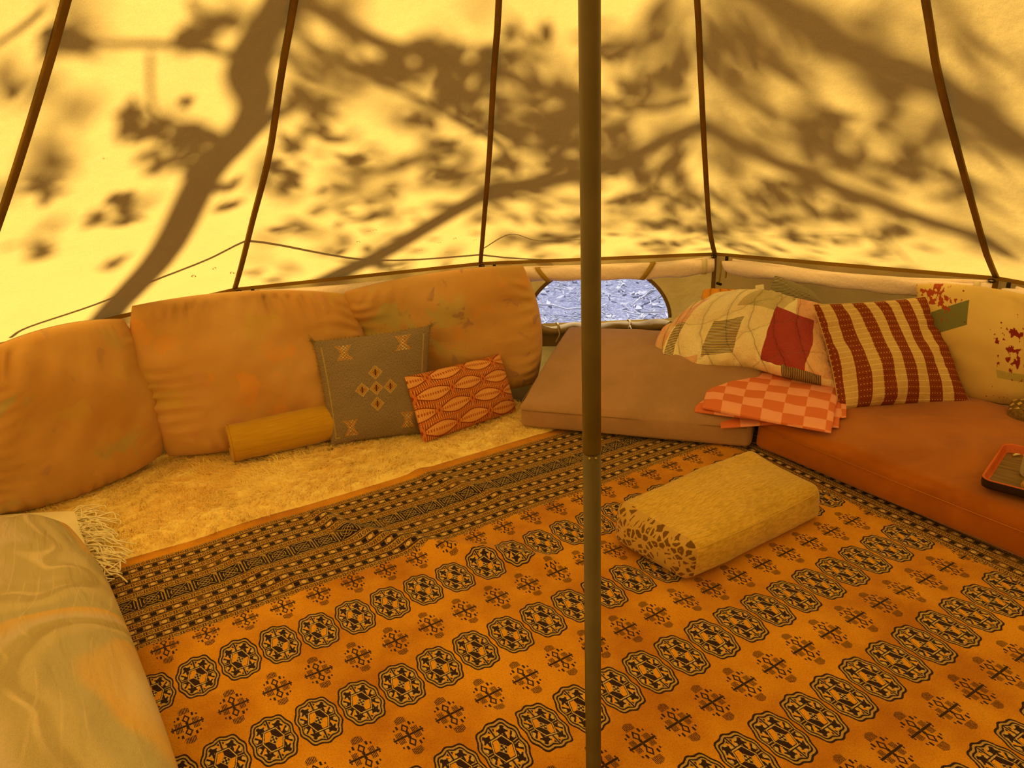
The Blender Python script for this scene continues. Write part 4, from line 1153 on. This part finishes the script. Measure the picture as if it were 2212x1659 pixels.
# ------------------------------------------------------------------ patchwork quilt
def quilt_build():
    a = attr().outputs['Vector']; x, y, z = xyz(a)
    u, v = x/QW, y/QH
    nn = noise(a, 12, 2); uu = u+(nn-.5)*.03; vv = v+(noise(a, 9, 2)-.5)*.05
    c = mixc(ramp(noise(a, 6, 3), .35, .7), (1.0, .92, .72), (.95, .84, .62))
    def patch(c, u0, u1, v0, v1, cc, sl=0.0, su=0.0):
        ua = uu-(vv-v0)*sl; va = vv-(uu-u0)*su
        return mixc((ua > u0) & (ua < u1) & (va > v0) & (va < v1), c, cc)
    stripes = mixc(((y*170.0+x*14.0).fract() < .45), (.74, .62, .40), (.15, .13, .10))
    stripes2 = mixc(((x*150.0).fract() < .45), (.50, .42, .28), (.12, .10, .08))
    PINK, GREYB, PEACH, BURG = (.86, .50, .38), (.66, .58, .38), (.90, .58, .40), (.42, .065, .075)
    c = patch(c, .36, .64, .55, .86, GREYB, .25); c = patch(c, .42, .70, .84, 1.1, GREYB, .2)
    c = patch(c, .62, .80, .86, 1.1, stripes2)
    c = patch(c, .74, 1.1, .50, .90, PINK, -.05); c = patch(c, .80, 1.1, .05, .50, PEACH, -.05)
    c = patch(c, .575, .82, .06, .60, BURG, .06, -.08)
    c = patch(c, .24, .42, .10, .42, stripes, .06); c = patch(c, .12, .22, -.1, .12, PEACH); c = patch(c, .70, .90, -.1, .06, stripes2)
    c = patch(c, -.1, .07, .40, .72, PINK); c = patch(c, .02, .07, .1, .42, stripes)
    w = noise(a, 160, 3, .6)
    c = mixc(ramp(w, .5, .75)*.14, c, (.5, .36, .16))
    q1 = ((u*7.0+v*1.6+(v*5).sin()*.3+nn*.5).fract()-.5).abs(); q2 = ((v*3.0-u*1.3+(u*6).sin()*.35+nn*.45).fract()-.5).abs()
    c = mixc((q1 < .012)*.16, c, (.45, .32, .18)); c = mixc((q2 < .014)*.16, c, (.45, .32, .18))
    hgt = (xmin(q1*4, 1.0)).pow(.5)*2.2+(xmin(q2*4, 1.0)).pow(.5)*1.4+w*.8+noise(a, 60, 3)*.9
    return [c, hgt, .006]
qb = [at_z(1424, 800, .20), at_z(1480, 806, .20), at_z(1545, 802, .21), at_z(1620, 796, .235), at_z(1700, 816, .235), at_z(1816, 842, .215)]
d = unit(qb[-1]-qb[0]); bk = unit(np.cross([0, 0, 1.0], d)); bk = bk if bk[1] > 0 else -bk
qn = unit(-bk*math.cos(math.radians(40))+np.array([0, 0, 1.0])*math.sin(math.radians(40)))
def qp(x, y, f=0.0): return at_plane(x, y, qb[0]+qn*f, qn)
qt = [qp(1545, 634), qp(1600, 632), qp(1660, 634), qp(1730, 650), qp(1798, 664)]
qe = [qb, qt, [qb[0], qp(1440, 740), qp(1475, 690), qt[0]], [qb[-1], qp(1822, 760), qt[-1]]]
QW = np.linalg.norm(qb[-1]-qb[0])*.93; QH = np.linalg.norm(qt[2]-qb[2])
M_QUILT = material('patchwork_quilt', quilt_build, .95)
qr = empty('patchwork_quilt', qb[0]); tag(qr, 'puffy cream patchwork quilt with a burgundy square, bundled on the mattresses', 'quilt')
o, qi = pillow('top_fold', qe, .17, M_QUILT, qr, back=.30, rnd=.0, q=.34, wrinkle=.013, wf=7, pucker=.016, pk=26, seed=31, n=110, m=80)
QFW, QFH = QW, QH
def plainq(c1, c2):
    def b():
        a = attr().outputs['Vector']; x, y, z = xyz(a)
        c = mixc(ramp(noise(a, 9, 2), .4, .6), c1, c2)
        q1 = ((x*22.0+noise(a, 8, 2)).fract()-.5).abs()
        return [mixc((q1 < .04)*.3, c, (.4, .2, .1)), (xmin(q1*4, 1.0)).pow(.5)*2+noise(a, 90, 3), .005]
    return b
M_QPINK = material('quilt_pink_cotton', plainq((.86, .70, .50), (.82, .44, .28)), .95)
M_QORANGE = material('quilt_orange_lining', plainq((.80, .38, .05), (.72, .30, .03)), .95)
M_QSTR = material('quilt_dark_stripes', lambda: (lambda a: mixc(((xyz(a)[1]*150.0).fract() < .5), (.40, .36, .25), (.10, .09, .07)))(attr().outputs['Vector']), .95)
pillow('left_fold', [qp(1405, 775, -.02), qp(1470, 800, -.02), qp(1500, 690, -.02), qp(1432, 700, -.02)], .09, M_QPINK, qr, back=.4, rnd=.5, q=.4, wrinkle=.006, pucker=.006, seed=33, n=40, m=36)
pillow('upper_fold', [qp(1425, 745, -.03), qp(1560, 720, -.03), qp(1560, 635, -.03), qp(1475, 672, -.03)], .12, M_QPINK, qr, back=.4, rnd=.4, q=.4, wrinkle=.006, pucker=.006, seed=34, n=40, m=36)
pillow('orange_lining', [qp(1512, 668, -.06), qp(1620, 665, -.06), qp(1610, 628, -.06), qp(1518, 624, -.06)], .07, M_QORANGE, qr, back=.4, rnd=.3, q=.4, wrinkle=.005, pucker=.004, seed=35, n=36, m=24)
pillow('striped_corner', [qp(1655, 668, -.06), qp(1790, 670, -.06), qp(1755, 628, -.06), qp(1672, 594, -.06)], .07, M_QSTR, qr, back=.4, rnd=.15, q=.4, wrinkle=.004, pucker=.004, seed=36, n=36, m=24)
p0 = qp(1640, 632, .02); sdq = d
V, Fc = ribbon([p0, p0+[0, -.004, .018], p0+[0, .004, .034]], sdq, .036, .001); mesh_obj('care_label', V, Fc, cloth('white_label', (.85, .80, .68)), qr, smooth=False)

# ------------------------------------------------------------------ striped cushion
ED = lean_edges((1812, 884), (2096, 872), (2008, 640), (1756, 658), .175, 34)
sw = (np.linalg.norm(ED[1]-ED[0])+np.linalg.norm(ED[2]-ED[3]))/2; sh = (np.linalg.norm(ED[3]-ED[0])+np.linalg.norm(ED[2]-ED[1]))/2
def stripe_build():
    a = attr().outputs['Vector']; x, y, z = xyz(a)
    u, v = x/sw, y/sh
    un = u+(noise(a, 6, 2)-.5)*.012
    fr = ((un-.045)*5.45).fract()
    st = (fr > .47) | (un > .955)
    n = noise(a, 260, 2); 
    cr = mixc(ramp(n, .35, .7), (.70, .52, .26), (.55, .38, .16)); bw = mixc(ramp(n, .35, .7), (.285, .065, .014), (.20, .042, .010))
    c = mixc(st, cr, bw)
    rowf = (v*19.0).fract(); ln_ = (rowf-.5).abs() < .07
    c = mixc(ln_ & st.inv(), c, (.85, .68, .36))
    dash = ln_ & st & (((x*95.0).fract()) < .30)
    c = mixc(dash, c, (.75, .52, .24))
    dark = (((v*19.0+.5).fract()-.5).abs() < .05) & st & ((x*80.0).fract() < .6)
    c = mixc(dark, c, (.12, .03, .01))
    return [c, n+ (ln_*-1.0)*1.2, .002]
M_STRIPE = material('striped_stitched_cotton', stripe_build, .95)
sc_ = empty('striped_cushion', (ED[0]+ED[1])/2); tag(sc_, 'brown and cream striped cushion with rows of stitching', 'cushion')
o, inf = pillow('cover', ED, .16, M_STRIPE, sc_, back=.45, rnd=.0, bow=(.06, .04), q=.5, wrinkle=.008, pucker=.013, seed=41, sag=.1)
rim_cord('edge_seam', inf['rim'], .0025, cloth('cream_piping', (.72, .55, .28)), sc_)

# ------------------------------------------------------------------ paint splattered cushion
ED = lean_edges((2030, 838), (2300, 868), (2290, 640), (1962, 602), .175, 22)
ED = [at_z(2035, 852, .16), at_z(2262, 890, .16), at_cyl(2268, 636, 2.36), at_cyl(1966, 602, 2.36)]
pw = (np.linalg.norm(ED[1]-ED[0])+np.linalg.norm(ED[2]-ED[3]))/2; ph_ = (np.linalg.norm(ED[3]-ED[0])+np.linalg.norm(ED[2]-ED[1]))/2
def splat_build():
    a = attr().outputs['Vector']; x, y, z = xyz(a)
    u, v = x/pw, y/ph_
    n = noise(a, 18, 4, .6)
    c = mixc(ramp(noise(a, 4, 3), .3, .7), (.80, .62, .28), (.72, .54, .22))
    RED, DRED, GRN = (.40, .075, .035), (.26, .030, .022), (.20, .215, .095)
    r1 = (u > .13+(v-.6)*.06) & (u < .42+(v-.6)*.16) & ((v-u*.42) > .50) & ((v-u*.42) < .69)
    c = mixc(r1 & (n > .22), c, GRN)
    r2 = (u > .62) & ((v+u*.1) > .33) & ((v+u*.1) < .40); c = mixc(r2 & (n > .36), c, (.50, .43, .16))
    def splat(c, cu, cv, ru, rv, lo, col):
        dd = (((u-cu)/ru)*((u-cu)/ru)+((v-cv)/rv)*((v-cv)/rv)).sqrt()
        s = noise(vec(x*1.0, y*.55, z), 42, 3, .6)-dd*.17
        return mixc(s > lo, c, col)
    c = splat(c, .16, .90, .16, .12, .42, RED); c = splat(c, .25, .84, .10, .16, .44, RED); c = splat(c, .10, .93, .12, .06, .43, RED)
    c = splat(c, .74, .46, .10, .22, .46, DRED); c = splat(c, .80, .62, .10, .16, .47, DRED)
    vd = voronoi(a, 28, 'F1', 1.0); c = mixc((vd < .09) & (u > .38) & (n > .45), c, DRED); vd2 = voronoi(a, 60, 'F1', 1.0); c = mixc((vd2 < .12) & (u > .55) & (v < .75) & (n > .5), c, DRED)
    return [c, noise(a, 600, 2)+noise(a, 12, 3)*3, .0012]
M_SPLAT = material('splattered_cotton', splat_build, .95)
o, _ = pillow('splattered_cushion', ED, .17, M_SPLAT, back=.4, rnd=.35, bow=(.0, .0), q=.42, wrinkle=.004, pucker=.004, seed=43)
tag(o, 'cream cushion with dark red paint splatters and a green patch against the wall', 'cushion')

# ------------------------------------------------------------------ woven pouch, tray and its glassware on the orange mattress
def weave():
    a = attr().outputs['Vector']; x, y, z = xyz(a)
    n = noise(a, 70, 3, .7); st = ((x*34.0).fract()-.5).abs()+((y*34.0).fract()-.5).abs()
    c = mixc(ramp(n, .3, .7), (.26, .165, .05), (.12, .07, .02)); c = mixc((st < .36) & (y > .045), c, (.62, .45, .17))
    return [c, n, .004]
M_WEAVE = material('brown_woven_wool', weave, .98)
E_ = [at_z(2172, 912, .168), at_z(2275, 935, .168), at_z(2290, 872, .26), at_z(2186, 862, .22)]
o, _ = pillow('woven_pouch', E_, .09, M_WEAVE, back=.4, rnd=.3, q=.4, wrinkle=.006, pucker=.006, seed=45, n=32, m=28)
tag(o, 'small brown woven pouch with pale motifs at the right edge of the orange mattress', 'pouch')

TZ = .186
tA, tB, tC = at_z(2112, 1052, TZ), at_z(2165, 972, TZ), at_z(2212, 1088, TZ)
e1 = unit(tB-tA); e2 = unit(tC-tA); e2 = unit(e2-(e2@e1)*e1); 
tl1, tl2 = np.linalg.norm(tB-tA), .40
tray = empty('serving_tray', tA+e1*tl1/2+e2*tl2/2); tag(tray, 'wooden serving tray with orange red rim on the orange mattress', 'tray')
def rrect(inset, z, rc=.035, n=7):
    out = []; a, b = tl1/2-inset, tl2/2-inset; r = max(.004, rc-inset)
    for sx, sy, a0 in ((1, 1, 0), (-1, 1, 90), (-1, -1, 180), (1, -1, 270)):
        for t in np.linspace(0, 90, n):
            an = math.radians(a0+t); out.append(tA+e1*(tl1/2)+e2*(tl2/2)+e1*(sx*(a-r)+r*math.cos(an))+e2*(sy*(b-r)+r*math.sin(an))+[0, 0, z])
    return np.array(out)
def loft(rings, cap0=False, cap1=False):
    n = len(rings[0]); V = np.concatenate(rings); Fc = [[k*n+i, k*n+(i+1) % n, (k+1)*n+(i+1) % n, (k+1)*n+i] for k in range(len(rings)-1) for i in range(n)]
    if cap0: Fc.append(list(range(n))[::-1])
    if cap1: Fc.append([(len(rings)-1)*n+i for i in range(n)])
    return V, Fc
M_TBLK = material('black_lacquer', lambda: (.018, .010, .008), .45, spec=.4)
M_TRED = material('orange_red_lacquer', lambda: mixc(ramp(noise(objco(), 12, 3), .3, .7), (.62, .13, .022), (.50, .09, .015)), .35, spec=.4)
def wood():
    a = objco(); x, y, z = xyz(a); w = noise(vec((x*e2[0]+y*e2[1])*6.0, (x*e1[0]+y*e1[1])*70.0, 0.0), 1.0, 4, .6)
    return mixc(ramp(w, .35, .65), (.24, .14, .04), (.11, .06, .015))
M_TWOOD = material('dark_wood', wood, .4, spec=.4)
V, Fc = loft([rrect(.006, 0), rrect(.002, .002), rrect(0, .012), rrect(.0, .030)], True); mesh_obj('outer_wall', V, Fc, M_TBLK, tray)
V, Fc = loft([rrect(0, .030), rrect(.001, .032), rrect(.006, .032), rrect(.008, .030), rrect(.011, .010), rrect(.018, .006)]); mesh_obj('rim', V, Fc, M_TRED, tray)
V, Fc = loft([rrect(.018, .006), rrect(.05, .0058)], False, True); mesh_obj('base', V, Fc, M_TWOOD, tray)
def glassy(name, col, rough, alpha_like=.6):
    m = bpy.data.materials.new(name); m.use_nodes = True; b = m.node_tree.nodes['Principled BSDF']
    b.inputs['Base Color'].default_value = (*col, 1); b.inputs['Roughness'].default_value = rough; b.inputs['Transmission Weight'].default_value = alpha_like; b.inputs['IOR'].default_value = 1.45
    return m
M_FROST = glassy('frosted_glass', (.80, .74, .58), .35, .5); M_AMBER = glassy('amber_glass', (.85, .55, .15), .12, .8)
pj = at_z(2216, 1028, TZ+.006)
V, Fc = lathe([(.001, .002), (.030, .0), (.033, .004), (.034, .02), (.032, .062), (.033, .066), (.030, .066), (.029, .060), (.030, .012), (.001, .010)], 28)
jar = mesh_obj('glass_jar', V+pj+[.018, 0, 0], Fc[:-1], M_FROST); tag(jar, 'frosted glass jar standing on the serving tray', 'jar')
pa = at_z(2222, 1062, TZ+.006)
V, Fc = lathe([(.001, .001), (.020, .0), (.030, .006), (.033, .016), (.030, .026), (.022, .030), (.019, .028), (.026, .018), (.020, .008), (.001, .006)], 14)
am = mesh_obj('amber_bowl', V+pa+[.010, 0, 0], Fc[:-1], M_AMBER, smooth=False); tag(am, 'small faceted amber glass bowl in front of the jar on the tray', 'bowl')
ps_ = at_z(2196, 985, TZ+.008)
V, Fc = tube([ps_+[-.012, 0, .003], ps_+[0, .004, .004], ps_+[.012, .004, .003]], [.003, .004, .003], 8)
o = mesh_obj('metal_clip', V, Fc, material('pale_metal', lambda: (.75, .68, .5), .3, spec=.6)); tag(o, 'tiny pale metal clip at the back of the serving tray', 'clip')

# ------------------------------------------------------------------ marbled floor cushion and fringed throw at lower left
def marble_build():
    a = attr().outputs['Vector']; x, y, z = xyz(a)
    n1 = noise(a, 2.0, 2, .5, .3); n2 = noise(a, 3.5, 3)
    ph = y*7.0+(x*6.0+n1*4.0).sin()*.9+n1*6.0+x*2.0
    f = (ph*.40).fract(); n3 = noise(vec(x*3.0, y*14.0, z), 1.5, 3)
    c = mixc(ramp(f, .0, .25), (.66, .55, .46), (.74, .48, .17)); c = mixc(ramp(f, .26, .34), c, (.50, .45, .30)); c = mixc(ramp(f, .42, .55), c, (.62, .53, .34)); c = mixc(ramp(f, .60, .66), c, (.46, .38, .22)); c = mixc(ramp(f, .70, .73)*ramp(n2, .4, .6), c, (.78, .65, .46)); c = mixc(ramp(f, .74, .78), c, (.50, .42, .24)); c = mixc(ramp(f, .84, .98), c, (.66, .55, .46))
    comb = ((y*26.0+(ph*2.0).sin()*.5).fract()-.5).abs(); c = mixc(ramp(comb, .0, .10).inv()*ramp(n3, .45, .6)*.45, c, (.80, .66, .46))
    c = mixc(ramp(n2, .25, .75)*.5, c, (.66, .56, .40))
    return [c, noise(a, 600, 2)+noise(vec(x*3.0, y*9.0, 0.0), 1.6, 3, .5, .4)*9, .003]
M_MARB = material('marbled_cotton', marble_build, .95)
E_ = [at_z(430, 1800, .10), at_z(150, 1140, .085), at_z(-140, 1165, .085), np.array([-1.75, .85, .09])]
fr0 = E_[1]; nr0 = E_[0]
right_edge = [nr0, at_z(352, 1560, .10), at_z(268, 1340, .09), at_z(222, 1240, .085), fr0]
o, mi = pillow('marbled_cushion', [right_edge, [E_[3], E_[2]], [nr0, E_[3]], [fr0, E_[2]]], .24, M_MARB, back=.25, rnd=.0, q=.40, toward=(0, 0, 1), wrinkle=.014, wf=3.6, pucker=.02, pk=12, seed=51, n=90, m=70, bow=(-.02, 0))
tag(o, 'large marbled cotton floor cushion in the lower left corner', 'cushion')
M_THROW = cloth('cream_throw', (1.0, .93, .74), .04)
th_root = empty('fringed_throw', at_z(160, 1130, .05)); tag(th_root, 'cream throw with a tasselled fringe lying on the sheepskin', 'throw')
E_ = [at_z(205, 1235, .05), at_z(162, 1106, .05), at_z(-80, 1120, .05), at_z(20, 1260, .05)]
pillow('cloth', [E_[3], E_[0], E_[1], E_[2]], .022, M_THROW, th_root, back=.3, q=.16, rnd=0, toward=(0, 0, 1), wrinkle=.003, pucker=0, seed=52, n=40, m=30)
bag = Bag(); rf = np.random.default_rng(11)
for i in range(26):
    q = i/25.0
    p0 = E_[0]*(1-q)+E_[1]*q+[0, 0, .004]
    tuft_dir = at_z(242+rf.uniform(-15, 25), 1240-q*115+rf.uniform(-12, 12), .05)-at_z(190, 1225-q*105, .05)
    for k in range(4):
        dd = tuft_dir*rf.uniform(.75, 1.25)+np.r_[rf.normal(0, .02, 2), 0]
        m1 = p0+dd*.4+np.r_[rf.normal(0, .012, 2), rf.uniform(.0, .018)]; m2 = p0+dd*.75+np.r_[rf.normal(0, .014, 2), rf.uniform(.0, .01)]
        V, Fc = tube(smooth_path([p0+np.r_[rf.normal(0, .004, 2), 0], m1, m2, p0+dd+[0, 0, -.004]], 12), rf.uniform(.0018, .0026), 5); bag.add(V, Fc)
fr = bag.obj('fringe', M_THROW, th_root); fr['kind'] = 'stuff'
